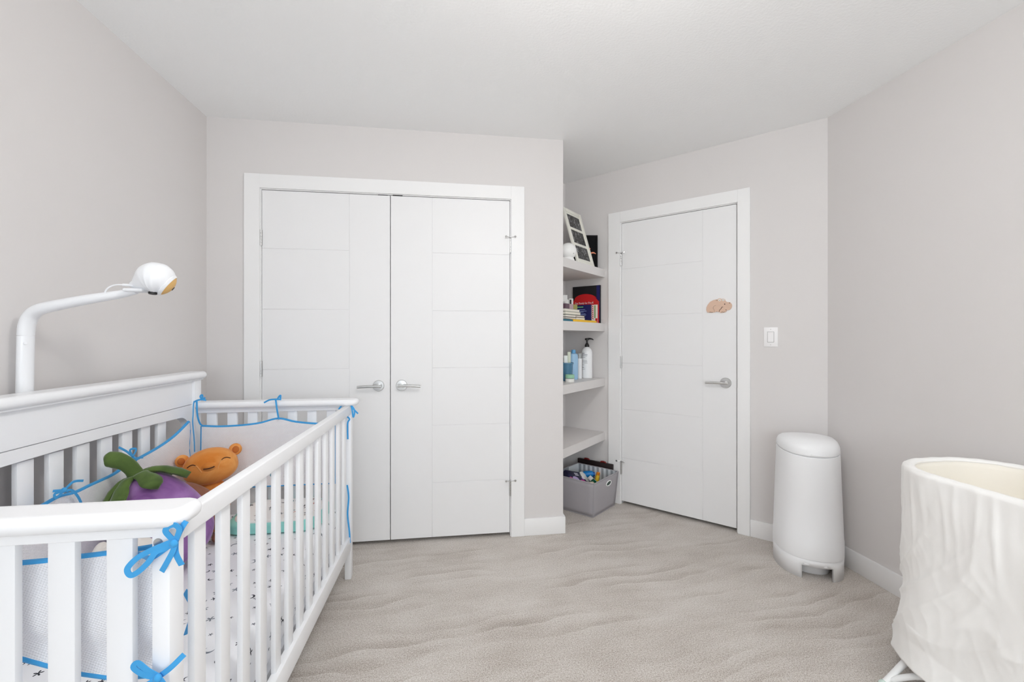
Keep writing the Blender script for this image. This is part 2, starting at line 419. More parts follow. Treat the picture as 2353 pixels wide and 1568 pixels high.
def door(name, F, x0, x1, xg, top, rails, handle, hinges, hx, stops):
    """leaf with a plain stile on one side of groove xg and six flush boards on the other"""
    r = struct(name, F((x0, 0, 0)))
    z0 = 0.024
    obj('leaf', box_g(x0, x1, -0.036, -0.0026, z0, top, f=F), DOOR, r, smooth=0)
    gp = 0.0016
    stile_right = (handle[0] - xg) * 1.0
    if stile_right > 0: sx0, sx1, bx0, bx1 = xg, x1, x0, xg
    else: sx0, sx1, bx0, bx1 = x0, xg, xg, x1
    obj('panel', box_g(sx0 + (gp if sx0 == xg else 0), sx1 - (gp if sx1 == xg else 0), -0.003, 0, z0, top, 0.0009, 1, F), DOOR, r)
    zs = [z0] + sorted(rails) + [top]
    for a, b in zip(zs[:-1], zs[1:]):
        obj('panel', box_g(bx0 + (gp if bx0 == xg else 0), bx1 - (gp if bx1 == xg else 0), -0.003, 0, a + (gp if a > z0 else 0), b - (gp if b < top else 0), 0.0009, 1, F), DOOR, r)
    lever(F, handle[0], handle[1], handle[2], r)
    for z in hinges: hinge(F, hx, z, r, 1, z in stops)
    return r
RA = (1.717, 1.373, 1.031, 0.690, 0.348)
door('door_1', CW, -1.0690, -0.3680, -0.596, 2.0465, RA, (-0.433, 0.931, -1), (1.775, 1.036, 0.292), -1.0725, ())
door('door_2', CW, -0.3640, 0.3420, -0.124, 2.0465, RA, (-0.301, 0.931, 1), (1.774, 1.026, 0.292), 0.3455, (1.774, 0.292))
dr = door('door_3', DW, 0.4545, 1.2030, 0.652, 2.0440, (1.711, 1.372, 1.027, 0.692, 0.338), (0.5150, 0.927, 1), (1.780, 1.035, 0.262), 1.2065, (1.780, 0.262))
obj('strike_plate', box_g(0.4485, 0.4535, -0.004, 0.0016, 0.90, 0.955, 0.001, 1, DW), STEEL, dr)
for a in (-0.436, -0.352):
    o = obj('ball_catch', box_g(a, a+0.056, -0.004, 0.001, 2.0468, 2.0500 + (0.002 if a > -0.4 else 0), f=CW), DARK, bpy.data.objects['trim_1'], smooth=0)

# built-in corner shelves of the niche
E0 = DW((1.335, 0, 0))
U = N; V2 = T                     # along the shelf front (towards the closet corner) and into the niche
def SH(v): return E0 + U*v[0] + V2*v[1] + Vector((0,0,v[2]))
fe = (XB+0.001, E0.y - (E0.x - XB))
poly = [(E0.x, E0.y), (NC.x, NC.y), (XB+0.0005, NC.y), (XB+0.0005, fe[1]+0.0005)]
TOPS = (1.7215, 1.3190, 0.9105, 0.5065)
SEG = ['topmost', 'second', 'third', 'lowest']
WHAT = ['built-in grey corner shelf holding the white triple photo frame', 'built-in grey corner shelf holding the stacked books', 'built-in grey corner shelf holding the pump bottle and jar', 'empty built-in grey corner shelf above the fabric bin']
for z, lb in zip(TOPS, WHAT):
    g = prism(poly, lambda p: (p[0], p[1], z-0.0585), lambda p: (p[0], p[1], z))
    o = obj('corner_shelf', g, SHELF, smooth=0, base=(E0.x, E0.y, z-0.0585)); tag(o, lb, 'shelf', 'built-in corner shelves')

# light switch and hippo plaque on the slanted wall
sw = thing('light_switch', DW((0.272, 0, 1.158)), 'white rocker light switch on the wall beside the single door', 'switch')
obj('plate', box_g(0.272-0.0365, 0.272+0.0365, 0, 0.005, 1.158, 1.274, 0.002, 2, DW), mat('switch_plastic', (0.88, 0.87, 0.875), 0.35, linear=True), sw)
obj('gap_shade', box_g(0.272-0.0172, 0.272+0.0172, 0.0045, 0.0054, 1.1843, 1.2477, f=DW), mat('switch_gap_shade', (150,148,148), 0.6), sw, smooth=0)  # thin grey plate: shade of the gap round the rocker, put into colour
rk = obj('rocker', box_g(0.272-0.0155, 0.272+0.0155, 0.005, 0.0095, 1.186, 1.246, 0.001, 1, DW), MATS['switch_plastic'], sw)
obj('screw', move(lathe([(0.0005,0),(0.0028,0),(0.0022,0.0012),(0.0005,0.0012)], 10), lambda v: DW((0.272+v[0], 0.0048+v[2], 1.170+v[1]))), STEEL, sw)
obj('screw', move(lathe([(0.0005,0),(0.0028,0),(0.0022,0.0012),(0.0005,0.0012)], 10), lambda v: DW((0.272+v[0], 0.0048+v[2], 1.262+v[1]))), STEEL, sw)

hp = thing('hippo_plaque', DW((0.557, 0, 1.37)), 'flat wooden hippo cutout fixed to the single door', 'plaque')
def HP(x, y): # sheet coordinates of the cutout, 6.03 units per source pixel
    return (0.5535 - (x-430)/6.03*0.00262, 1.413 - (y-262)/6.03*0.00266)
out = [(272,348),(258,315),(260,275),(278,235),(310,195),(355,172),(395,164),(408,168),(420,155),(440,150),(458,158),(464,165),(475,156),(492,155),(508,168),(514,190),(535,208),(575,214),(596,238),(602,268),(592,300),(570,322),(535,328),(522,350),(490,358),(450,362),(436,348),(415,346),(395,340),(372,350),(330,354)]
obj('cutout', prism([HP(*p) for p in out], lambda p: DW((p[0], 0.0005, p[1])), lambda p: DW((p[0], 0.0065, p[1]))), mat('birch_plywood', (216, 184, 162), 0.6, vary=0.06, vscale=30), hp, smooth=30)
INK = mat('burnt_brown_ink', (70, 48, 38), 0.8)
def dot(x, y, r, m, th=0.0075, name='eye'):
    c = HP(x, y)
    return obj(name, move(lathe([(0.0003,0),(r,0),(r,th-0.0065),(0.0003,th-0.0065)], 16), lambda v: DW((c[0]+v[0], 0.0065+v[2], c[1]+v[1]))), m, hp)
def stroke(pts, wd=0.0014):
    P = [DW((HP(*p)[0], 0.0066, HP(*p)[1])) for p in pts]
    return obj('line', sweep(P, [(-0.0003,-wd/2),(0.0003,-wd/2),(0.0003,wd/2),(-0.0003,wd/2)], up=tuple(N), k=5), INK, hp, smooth=0)
EYEW = mat('eye_white', (235, 232, 226), 0.5)
for ex, ey in ((438,176),(487,175)):
    dot(ex, ey, 0.0075, EYEW); dot(ex-2, ey+3, 0.0022, INK, 0.0081, 'pupil')
dot(507, 238, 0.0034, INK, name='nostril'); dot(570, 224, 0.0026, INK, name='nostril'); dot(525, 321, 0.0026, INK, name='mouth_corner')
stroke([(388,182),(400,172),(410,180),(398,186)]); stroke([(366,345),(366,315),(352,290),(362,262),(390,250)], 0.001)
stroke([(432,345),(440,320),(460,300),(468,280),(486,276)], 0.003)
stroke([(298,347),(315,343),(330,349),(348,345)], 0.002); stroke([(458,352),(475,346),(490,352),(508,347)], 0.002); stroke([(392,348),(400,340),(410,347)], 0.001)

# flush ceiling lamp above the camera
lp = thing('ceiling_lamp', (0.35, 0.70, H), 'round white opal glass lamp hanging from the ceiling on a short rod', 'lamp')
obj('canopy', lathe([(0.001,0.0),(0.075,0.0),(0.075,-0.02),(0.012,-0.03),(0.009,-0.17),(0.001,-0.17)], 28, c=(0.35,0.70,H)), TRIM, lp)
om = bpy.data.materials.new('lit_opal_glass'); om.use_nodes = True
ob_ = om.node_tree.nodes['Principled BSDF']; ob_.inputs['Base Color'].default_value = (0.9,0.9,0.9,1)
ob_.inputs['Emission Color'].default_value = (1.0, 0.975, 0.95, 1); ob_.inputs['Emission Strength'].default_value = LAMP
obj('globe', ellipsoid((0.35,0.70,H-0.26), 0.13, 0.13, 0.12, 28, 16), om, lp, smooth=80)

# ------------------------------------------------------------------ crib
XF, XI = -0.508, -0.538           # outer / inner plane of the front side
Y0, Y1 = 0.842, 2.247             # near and far ends
XBK, XBO = -1.230, -1.268         # inner / outer plane of the tall back
crib = thing('crib', (-0.88, 1.55, 0), 'white slatted baby crib with tall panelled back and blue-tied bumpers', 'crib')
for (xa, xb) in ((XI, XF),):
    for (ya, yb) in ((Y0, Y0+0.042), (Y1-0.042, Y1)):
        obj('post', box_g(xa, xb, ya, yb, 0, 0.872, 0.003, 2), CRIB, crib)
for (ya, yb) in ((Y0-0.004, Y0+0.052), (Y1-0.05, Y1+0.004)):
    obj('post', box_g(XBO, XBK+0.012, ya, yb, 0, 1.016, 0.003, 2), CRIB, crib)
fr = obj('front_rail', box_g(XI+0.002, XF, Y0+0.042, Y1-0.042, 0.828, 0.8725, 0.004, 3), CRIB, crib)
obj('bottom_rail', box_g(XI+0.004, XF, Y0+0.042, Y1-0.042, 0.145, 0.2175, 0.003, 2), CRIB, crib)
s0 = obj('slat', box_g(XF-0.026, XF-0.012, 0.938, 0.979, 0.216, 0.83, 0.0025, 2), CRIB, crib)
for i in range(1, 13): inst(s0, crib, (0, i*0.0987, 0))
# tall back: upper panel over an arched lower rail, slats, cap moulding
obj('back_panel', box_g(XBO+0.004, XBK, Y0+0.05, Y1-0.048, 0.896, 1.016, 0.001, 1), CRIB, crib)
ya, yb = Y0+0.05, Y1-0.048
arch = [(ya, 0.894), (yb, 0.894)]
lo = []
ss = [0, 0.019, 0.02, 0.022, 0.026, 0.032, 0.04, 0.05, 0.062, 0.076, 0.09]
dd = ss + [0.09 + (yb-ya-0.18)*k/16 for k in range(1, 16)] + [yb-ya-q for q in reversed(ss)]
for q in dd:
    y = yb - q; t = q/(yb-ya); d = min(q, yb-ya-q)
    z = 0.857 - 0.014*(2*abs(t-0.5))**2; Rr = 0.07
    if d < 0.02: z = 0.42
    elif d < 0.02 + Rr: z -= Rr - sqrt(max(0, Rr*Rr - (Rr-(d-0.02))**2))
    lo.append((y, z))
obj('arched_rail', prism(arch + lo, lambda p: (XBO+0.005, p[0], p[1]), lambda p: (XBK+0.001, p[0], p[1])), CRIB, crib, smooth=25)
b0 = obj('slat', box_g(-1.258, -1.243, 1.0075, 1.0585, 0.216, 0.85, 0.0025, 2), CRIB, crib)
for i in range(1, 11): inst(b0, crib, (0, i*0.0979, 0))
obj('bottom_rail', box_g(-1.262, -1.236, Y0+0.05, Y1-0.048, 0.145, 0.2175, 0.003, 2), CRIB, crib)
def cap_prof(z0, z1, nose, back):   # nose side first
    r = (z1-z0)/2
    return [(back, z0), (back, z1), (nose - r*0.9, z1)] + [(nose - r*0.9 + r*0.9*sin(a), (z0+z1)/2 + r*cos(a)) for a in [pi*k/8 for k in range(1, 8)]] + [(nose - r*0.9, z0)]
def cap_x(name, x0, x1, yn, ybk, z0, z1, sgn):
    """cap running along x, rounded nose towards yn, with rounded ends"""
    pr = [(0.0, z0), (0.004, z0+0.001)]
    rings = []
    cy = (yn+ybk)/2; hy = abs(yn-ybk)/2; cx = (x0+x1)/2; hx = (x1-x0)/2
    for dz, ins in ((0, 0.011), (0.10, 0.006), (0.28, 0.0015), (0.5, 0), (0.72, 0.0015), (0.9, 0.006), (1, 0.012), (1, 0.02)):
        ring = []
        R = 0.034
        for q, (sx, sy) in enumerate(((1,1),(-1,1),(-1,-1),(1,-1))):
            for k in range(7):
                a = q*pi/2 + k*pi/12
                ring.append((cx + sx*(hx-R) + (R-ins)*cos(a), cy + sy*(hy-R) + (R-ins)*sin(a), z0 + (z1-z0)*dz))
        rings.append(ring)
    return obj(name, loft(rings), CRIB, crib, smooth=50)
rings = []
bx0, bx1, by0, by1, bz0, bz1 = -1.292, -1.198, Y0-0.03, Y1+0.03, 1.0135, 1.0475
for dz, ins in ((0, 0.012), (0.10, 0.006), (0.28, 0.0015), (0.5, 0), (0.72, 0.0015), (0.9, 0.006), (1, 0.012), (1, 0.02)):
    rg = []
    for q, (sx, sy) in enumerate(((1,1),(-1,1),(-1,-1),(1,-1))):
        for k in range(7):
            a = q*pi/2 + k*pi/12
            rg.append(((bx0+bx1)/2 + sx*((bx1-bx0)/2-0.024) + (0.024-ins)*cos(a), (by0+by1)/2 + sy*((by1-by0)/2-0.024) + (0.024-ins)*sin(a), bz0 + (bz1-bz0)*dz))
    rings.append(rg)
obj('back_cap', loft(rings), CRIB, crib, smooth=50)
obj('back_moulding', box_g(-1.279, -1.212, Y0-0.012, Y1+0.012, 1.007, 1.0145, 0.003, 2), CRIB, crib)
def end(y_in, y_out, sgn):
    a, b = min(y_in, y_out), max(y_in, y_out)
    cap_x('end_cap', -1.224, -0.474, a-0.024, b+0.02, 0.8725, 0.9035, sgn)
    obj('end_moulding', box_g(-1.218, -0.492, a-0.006, b+0.006, 0.866, 0.8735, 0.003, 2), CRIB, crib)
    obj('end_rail', box_g(-1.218, XI, a+0.004, b-0.004, 0.850, 0.8665, 0.001, 1), CRIB, crib)
    obj('bottom_rail', box_g(-1.218, XI, a+0.006, b-0.006, 0.145, 0.2175, 0.003, 2), CRIB, crib)
end(Y0+0.042, Y0, -1); end(Y1-0.042, Y1, 1)
e0 = obj('slat', box_g(-0.6185, -0.5750, Y0+0.010, Y0+0.025, 0.216, 0.852, 0.003, 2), CRIB, crib)
for i in range(1, 7): inst(e0, crib, (-i*0.0925, 0, 0))
f0 = obj('slat', box_g(-0.628, -0.5845, Y1-0.027, Y1-0.012, 0.216, 0.852, 0.003, 2), CRIB, crib)
for i in range(1, 7): inst(f0, crib, (-i*0.0918, 0, 0))
obj('mattress_board', box_g(-1.226, -0.55, Y0+0.046, Y1-0.046, 0.185, 0.205), CRIB, crib, smooth=0)
def screw(c, ax, r=0.007):
    return obj('screw', lathe([(0.0004,0),(r,0),(r*0.8,0.002),(0.0004,0.002)], 16, c=c, axis=ax), STEEL, crib)
screw((-0.527, Y0-0.0005, 0.842), (0,-1,0), 0.008)

# mattress with its printed sheet
SHEET = printed_cloth('star_printed_sheet', (246, 247, 250), [(96,100,108),(60,62,70),(140,146,155)], 22.0, 0.30, 0.85)
mt = thing('crib_mattress', (-0.88, 1.55, 0.205), 'crib mattress in a white sheet printed with grey stars and moons', 'mattress')
bmv = box_g(-1.222, -0.556, Y0+0.05, Y1-0.05, 0.206, 0.37, 0.03, 5)
def sag(v):
    k = noise.noise(Vector((v.x*9, v.y*9, v.z*14)))*0.004
    return v + Vector((k, k*0.3, k if v.z > 0.3 else 0))
g = bmv
bm = bmesh.new()
vs = [bm.verts.new(v) for v in g[0]]
for q in g[1]: bm.faces.new([vs[i] for i in q])
bmesh.ops.subdivide_edges(bm, edges=[e for e in bm.edges if e.calc_length() > 0.3], cuts=24, use_grid_fill=True)
obj('sheet', take(bm, sag), SHEET, mt, smooth=60)

# padded changing mat at the far end of the mattress
pad = thing('baby_mat', (-0.84, 2.05, 0.37), 'small turquoise padded mat with white printed cover at the far end of the mattress', 'mat')
TURQ = mat('turquoise_vinyl', (150, 222, 214), 0.45)
def rr(cx, cy, hx, hy, R, ins, z, k=6):
    r = []
    for q, (sx, sy) in enumerate(((1,1),(-1,1),(-1,-1),(1,-1))):
        for i in range(k+1):
            a = q*pi/2 + i*pi/2/k
            r.append((cx + sx*(hx-R) + max(R-ins, 0.001)*cos(a), cy + sy*(hy-R) + max(R-ins, 0.001)*sin(a), z))
    return r
def padz(p):
    return Vector((p.x, p.y, p.z + (max(0, p.y-1.95)**1.3)*0.10*(1 if p.z > 0.39 else 0)))
obj('base', move(loft([rr(-0.778,2.055,0.195,0.130,0.08,i,z) for i, z in ((0.012,0.373),(0.0,0.379),(0,0.404),(0.006,0.412),(0.03,0.415))]), padz), TURQ, pad, smooth=50)
PADC = printed_cloth('animal_printed_cover', (245, 243, 240), [(60,120,135),(120,90,80),(200,120,110),(90,95,100)], 26.0, 0.30, 0.9)
obj('cover', move(loft([rr(-0.778,2.06,0.177,0.112,0.08,i,z) for i, z in ((0.0,0.411),(0.002,0.419),(0.012,0.424),(0.04,0.420),(0.075,0.416))]), padz), PADC, pad, smooth=60)

# ---- mesh bumpers: panel + piping + ties
def panel(root, name, fn, us, nz=10, th=0.011, m=NET):
    """fn(u, s, side) -> point; s 0 bottom..1 top"""
    rings = []
    for u in us:
        r = [fn(u, s/nz, th/2) for s in range(nz+1)] + [fn(u, s/nz, -th/2) for s in range(nz, -1, -1)]
        rings.append(r)
    return obj(name, loft(rings), m, root, smooth=50)
def lerp_tab(tab, u):
    for (a, za), (b, zb) in zip(tab[:-1], tab[1:]):
        if u <= b: t = (u-a)/(b-a) if b > a else 0; t = max(0, min(1, t)); return za + (zb-za)*t
    return tab[-1][1]
def smooth_tab(tab, n):
    P = cr_spline([(a, z, 0) for a, z in tab], n); return [(p.x, p.y) for p in P]
def bumper(name, loc, label, axis, top, bot, wave):
    r = thing(name, loc, label, 'bumper', 'mesh bumpers inside the crib')
    tt = smooth_tab(top, 6); us = [u for u, _ in tt]
    def pt(u, s, o):
        a = lerp_tab(tt, u); b = lerp_tab(bot, u); z = b + (a-b)*s
        return axis(u, wave(u, s) + o, z)
    panel(r, 'panel', lambda u, s, o: pt(u, s, o), us)
    for s in (1, 0):
        obj('piping', tube([pt(u, s, 0) for u in us], 0.0062, 8, smooth=False), BLUE, r)
    for u in (us[0], us[-1]):
        obj('piping', tube([pt(u, s/8, 0) for s in range(9)], 0.0062, 8, smooth=False), BLUE, r)
    return r
wv = lambda u, s: 0.006*sin(9*u) * (1-abs(2*s-1)) + 0.004*noise.noise(Vector((u*7, s*4, 0)))
b_back = bumper('crib_bumper', (-1.2, 1.5, 0.45), 'long white mesh bumper sagging along the tall back of the crib', lambda u, o, z: Vector((-1.205+o, u, z)),
    [(0.90,0.80),(0.98,0.765),(1.1,0.735),(1.25,0.715),(1.408,0.713),(1.478,0.72),(1.536,0.713),(1.60,0.717),(1.694,0.722),(1.762,0.739),(1.831,0.746),(1.926,0.759),(2.025,0.782),(2.127,0.825)], [(0.9,0.47),(2.127,0.50)], wv)
b_far = bumper('crib_bumper', (-0.85, 2.18, 0.48), 'white mesh bumper with teal lettering at the crib end by the closet', lambda u, o, z: Vector((u, 2.182+o, z)),
    [(-1.178,0.793),(-1.10,0.788),(-1.0,0.791),(-0.92,0.80),(-0.838,0.819),(-0.76,0.801),(-0.66,0.789),(-0.575,0.79)], [(-1.178,0.497),(-0.575,0.497)], lambda u, s: 0.004*sin(8*u+1)*(1-abs(2*s-1)))
b_near = bumper('crib_bumper', (-0.87, 0.90, 0.55), 'white mesh bumper bulging between the slats of the crib end opposite the closet', lambda u, o, z: Vector((u, 0.905+o, z)),
    [(-1.17,0.80),(-1.0,0.794),(-0.8,0.791),(-0.70,0.796),(-0.654,0.799),(-0.604,0.803),(-0.562,0.808)], [(-1.17,0.60),(-0.80,0.618),(-0.754,0.599),(-0.704,0.579),(-0.64,0.562),(-0.562,0.560)], lambda u, s: -0.012*sin(pi*s)*sin(7*u) + 0.012*(s < 0.35)*sin(pi*s/0.35))
TEAL = mat('teal_thread', (70, 150, 172), 0.8)
text('lettering', 'ef', 0.034, lambda p: Vector((-0.8645+p[0], 2.1725, 0.5545+p[1])), TEAL, b_far, shear=0.35)
text('lettering', 'n', 0.034, lambda p: Vector((-0.804+p[0], 2.1725, 0.5505+p[1])), TEAL, b_far, shear=0.35)
TIES = [
    ('near_up', [(-0.492,0.829,0.848), (-0.500,0.829,0.859), (-0.505,0.829,0.869), (-0.500,0.829,0.877), (-0.490,0.829,0.879), (-0.483,0.829,0.871), (-0.486,0.829,0.859), (-0.492,0.829,0.849)]),
    ('near_up', [(-0.492,0.829,0.849), (-0.505,0.829,0.845), (-0.526,0.829,0.837), (-0.549,0.829,0.825), (-0.563,0.829,0.811), (-0.565,0.829,0.802), (-0.559,0.829,0.795), (-0.547,0.829,0.801), (-0.532,0.829,0.816), (-0.521,0.829,0.832), (-0.505,0.829,0.838), (-0.493,0.829,0.846)]),
    ('near_up', [(-0.492,0.829,0.848), (-0.492,0.829,0.835), (-0.500,0.829,0.818), (-0.513,0.829,0.796)]),
    ('near_up', [(-0.493,0.833,0.845), (-0.490,0.833,0.826), (-0.483,0.833,0.803)]),
    ('near_up', [(-0.494,0.835,0.846), (-0.487,0.835,0.860), (-0.482,0.835,0.871), (-0.477,0.835,0.881)]),
    ('near_low', [(-0.479,0.833,0.642), (-0.499,0.833,0.623), (-0.520,0.833,0.607)]),
    ('near_low', [(-0.518,0.829,0.610), (-0.534,0.829,0.624), (-0.549,0.829,0.640), (-0.555,0.829,0.632), (-0.538,0.829,0.616), (-0.518,0.829,0.608)]),
    ('near_low', [(-0.518,0.829,0.608), (-0.534,0.829,0.600), (-0.549,0.829,0.589)]),
    ('near_low', [(-0.518,0.829,0.608), (-0.508,0.829,0.599), (-0.505,0.829,0.584)]),
    ('near_in', [(-0.560,0.977,0.676), (-0.560,0.994,0.628), (-0.560,0.978,0.584)]),
    ('far_r', [(-0.563,2.195,0.856), (-0.546,2.195,0.877), (-0.527,2.195,0.884), (-0.506,2.195,0.876), (-0.493,2.195,0.857), (-0.471,2.195,0.832)]),
    ('far_r', [(-0.506,2.195,0.876), (-0.490,2.195,0.856), (-0.487,2.195,0.836), (-0.493,2.195,0.816), (-0.498,2.195,0.846), (-0.503,2.195,0.873)]),
    ('far_r', [(-0.522,2.195,0.818), (-0.511,2.195,0.806), (-0.519,2.195,0.790), (-0.520,2.195,0.750), (-0.520,2.195,0.706)]),
    ('far_r_low', [(-0.523,2.195,0.478), (-0.515,2.195,0.416), (-0.520,2.195,0.334), (-0.512,2.195,0.250), (-0.509,2.195,0.189)]),
    ('far_l', [(-1.185,2.133,0.918), (-1.185,2.123,0.897), (-1.185,2.119,0.862), (-1.185,2.116,0.821), (-1.185,2.129,0.747), (-1.185,2.137,0.684)]),
    ('far_l', [(-1.194,2.170,0.915), (-1.190,2.170,0.853), (-1.179,2.170,0.810), (-1.165,2.170,0.794)]),
    ('far_l', [(-1.217,2.190,0.907), (-1.200,2.190,0.915), (-1.181,2.190,0.918), (-1.164,2.190,0.914)]),
    ('far_l', [(-1.183,2.190,0.917), (-1.188,2.190,0.933), (-1.179,2.190,0.940), (-1.177,2.190,0.918), (-1.169,2.190,0.928)]),
    ('far_m', [(-0.846,2.168,0.915), (-0.838,2.168,0.865), (-0.832,2.168,0.820)]),
    ('far_m', [(-0.898,2.168,0.900), (-0.873,2.168,0.913), (-0.846,2.168,0.916), (-0.821,2.168,0.914)]),
    ('far_m', [(-0.847,2.190,0.912), (-0.837,2.190,0.927), (-0.831,2.190,0.931), (-0.833,2.190,0.915)]),
    ('back_a', [(-1.180,1.683,0.821), (-1.180,1.714,0.799), (-1.180,1.743,0.775), (-1.180,1.760,0.795), (-1.180,1.732,0.798), (-1.180,1.749,0.767)]),
    ('back_a', [(-1.180,1.719,0.773), (-1.180,1.749,0.763), (-1.180,1.802,0.752)]),
    ('back_a', [(-1.180,1.719,0.766), (-1.180,1.751,0.756), (-1.180,1.760,0.749), (-1.180,1.738,0.741)]),
    ('back_b', [(-1.180,1.537,0.751), (-1.180,1.501,0.760), (-1.180,1.474,0.750), (-1.180,1.441,0.733), (-1.180,1.434,0.746), (-1.180,1.463,0.744), (-1.180,1.493,0.735), (-1.180,1.517,0.705), (-1.180,1.533,0.672)]),
    ('back_b', [(-1.180,1.433,0.755), (-1.180,1.463,0.746), (-1.180,1.485,0.734)]),
]
OWN = {'near_up': b_near, 'near_low': b_near, 'near_in': b_near, 'far_r': b_far, 'far_r_low': b_far, 'far_l': b_far, 'far_m': b_far, 'back_a': b_back, 'back_b': b_back}
for nm, P in TIES:
    wd = {'near_up': 0.0095, 'near_low': 0.0095, 'near_in': 0.012}.get(nm, 0.0075)
    Q = [Vector(p) for p in P]
    ax = 1 if max(p.y for p in Q) - min(p.y for p in Q) < 1e-6 else 0
    for i, p in enumerate(Q):         # lift loops a little off the flat so that strands cross over and under
        p[ax] += (-0.004 if ax == 1 else 0.004) * sin(pi*i/(len(Q)-1))
    obj('tie', ribbon(Q, wd, up=(0,1,0) if ax == 1 else (1,0,0)), BLUE, OWN[nm], smooth=50)
obj('tie', ribbon([(-0.60,0.888,0.806),(-0.565,0.862,0.811),(-0.535,0.836,0.818),(-0.505,0.833,0.838),(-0.494,0.832,0.848)], 0.010, up=(0,1,0)), BLUE, b_near)
obj('knot', ellipsoid((-0.492,0.826,0.846), 0.0068, 0.005, 0.0075, 12, 8), BLUE, b_near)
obj('knot', ellipsoid((-0.518,0.826,0.609), 0.007, 0.005, 0.0075, 12, 8), BLUE, b_near)
obj('knot', ellipsoid((-1.178,1.749,0.763), 0.006, 0.008, 0.008, 12, 8), BLUE, b_back)
obj('knot', ellipsoid((-1.178,1.466,0.746), 0.006, 0.008, 0.008, 12, 8), BLUE, b_back)
obj('knot', ellipsoid((-0.832,2.168,0.823), 0.006, 0.005, 0.006, 12, 8), BLUE, b_far)

# ------------------------------------------------------------------ plush toys in the crib
def velvet(name, rgb, rgb2=None, sc=9):
    m = bpy.data.materials.new(name); m.use_nodes = True; g = NG(m)
    g.b.inputs['Roughness'].default_value = 0.9; g.b.inputs['Sheen Weight'].default_value = 0.55; g.b.inputs['Sheen Roughness'].default_value = 0.35
    c = lin(rgb); g.b.inputs['Sheen Tint'].default_value = tuple(0.5+0.5*v for v in c[:3]) + (1,)
    x, y, z, o = g.xyz()
    n = g.new('ShaderNodeTexNoise'); n.inputs['Scale'].default_value = sc; n.inputs['Detail'].default_value = 4; n.inputs['Distortion'].default_value = 0.8
    g.link(o, n.inputs['Vector'])
    cr = g.new('ShaderNodeValToRGB'); e = cr.color_ramp.elements; e[0].position = 0.38; e[1].position = 0.66
    e[0].color = c; e[1].color = lin(rgb2 or tuple(min(255, v*1.2) for v in rgb))
    g.link(n.outputs['Fac'], cr.inputs[0]); g.link(cr.outputs[0], g.b.inputs['Base Color'])
    n2 = g.new('ShaderNodeTexNoise'); n2.inputs['Scale'].default_value = 500; g.link(o, n2.inputs['Vector'])
    bp = g.new('ShaderNodeBump'); bp.inputs['Strength'].default_value = 0.35; bp.inputs['Distance'].default_value = 0.001
    g.link(n2.outputs['Fac'], bp.inputs['Height']); g.link(bp.outputs['Normal'], g.b.inputs['Normal'])
    return m
PURP = velvet('purple_plush', (122, 76, 138), (166, 122, 184)); GREEN = velvet('green_plush', (62, 84, 34), (88, 112, 52))
ORNG = velvet('orange_plush', (212, 126, 44), (234, 164, 90)); BRWN = velvet('brown_plush', (132, 84, 64), (156, 106, 84)); BEIG = velvet('pale_plush', (214, 206, 200), (232, 228, 224))

EG = Vector((-0.972, 1.69, 0.396)); EA = Vector((-0.42, -0.10, 1)).normalized()   # base and leaning axis
EM = Vector((0,0,1)).rotation_difference(EA).to_matrix()
eprof = [(0.001,0.0),(0.06,0.004),(0.105,0.022),(0.138,0.06),(0.15,0.105),(0.148,0.15),(0.137,0.20),(0.118,0.25),(0.092,0.295),(0.062,0.325),(0.03,0.342),(0.001,0.346)]
def erad(z):
    for (r0,z0),(r1,z1) in zip(eprof[:-1], eprof[1:]):
        if z <= z1: return r0 + (r1-r0)*(z-z0)/(z1-z0)
    return 0.001
egg = thing('eggplant_plush', tuple(EG), 'purple eggplant plush toy with green leafy cap and curved stem', 'plush toy')
pp = [(p.x, p.y) for p in cr_spline([(a, b, 0) for a, b in eprof], 4)]
rings = [[(max(r*0.905,0.001)*cos(2*pi*j/40)*(1+0.018*cos(6*2*pi*j/40)), max(r*0.905,0.001)*sin(2*pi*j/40)*(1+0.018*cos(6*2*pi*j/40)), z) for j in range(40)] for r, z in pp]
EGF = lambda v: EM @ Vector(v) + EG + Vector((0,0,0.008))
obj('body', move(loft(rings), EGF), PURP, egg, smooth=60)
leaves = []
for i in range(6):
    ph = radians(-96 + 60*i) 
    Ls = (0.125, 0.112, 0.135, 0.12, 0.11, 0.13)[i]
    R2 = []
    ns, nw = 12, 10
    for s in range(ns+1):
        t = s/ns; arc = 0.012 + t*Ls
        # walk down the meridian by arc length
        zz = 0.346; rr_ = 0.001; acc = 0; prev = (0.001, 0.346)
        for kz in range(1, 400):
            z2_ = 0.346 - kz*0.0009; r2_ = erad(z2_); acc += sqrt((r2_-prev[0])**2 + (z2_-prev[1])**2); prev = (r2_, z2_)
            if acc >= arc: break
        rad, zz = prev
        wd = 0.0245*(1 - t**7)**0.5*(0.86 + 0.22*cos(2*pi*(t-0.72))) + 0.002
        ring = []
        for wI in range(nw):
            a = 2*pi*wI/nw; lat = wd*cos(a); up_ = 0.013 + 0.013*sin(a)
            if t > 0.55: up_ += 0.012*(t-0.55)
            az = ph + lat/max(rad, 0.03)
            R_ = rad + up_*0.85
            ring.append((R_*cos(az), R_*sin(az), zz + up_*0.55))
        R2.append(ring)
    leaves.append(move(loft(R2), EGF))
for lf in leaves: obj('leaf', lf, GREEN, egg, smooth=60)
obj('stem', move(tube([(0,0,0.335),(0.002,-0.004,0.372),(-0.004,-0.008,0.402),(-0.022,-0.011,0.427),(-0.040,-0.012,0.440),(-0.050,-0.013,0.443)], 0.026, 16, scale=[0.98,0.86,0.92,1.06,1.0,0.35]), EGF), GREEN, egg, smooth=60)

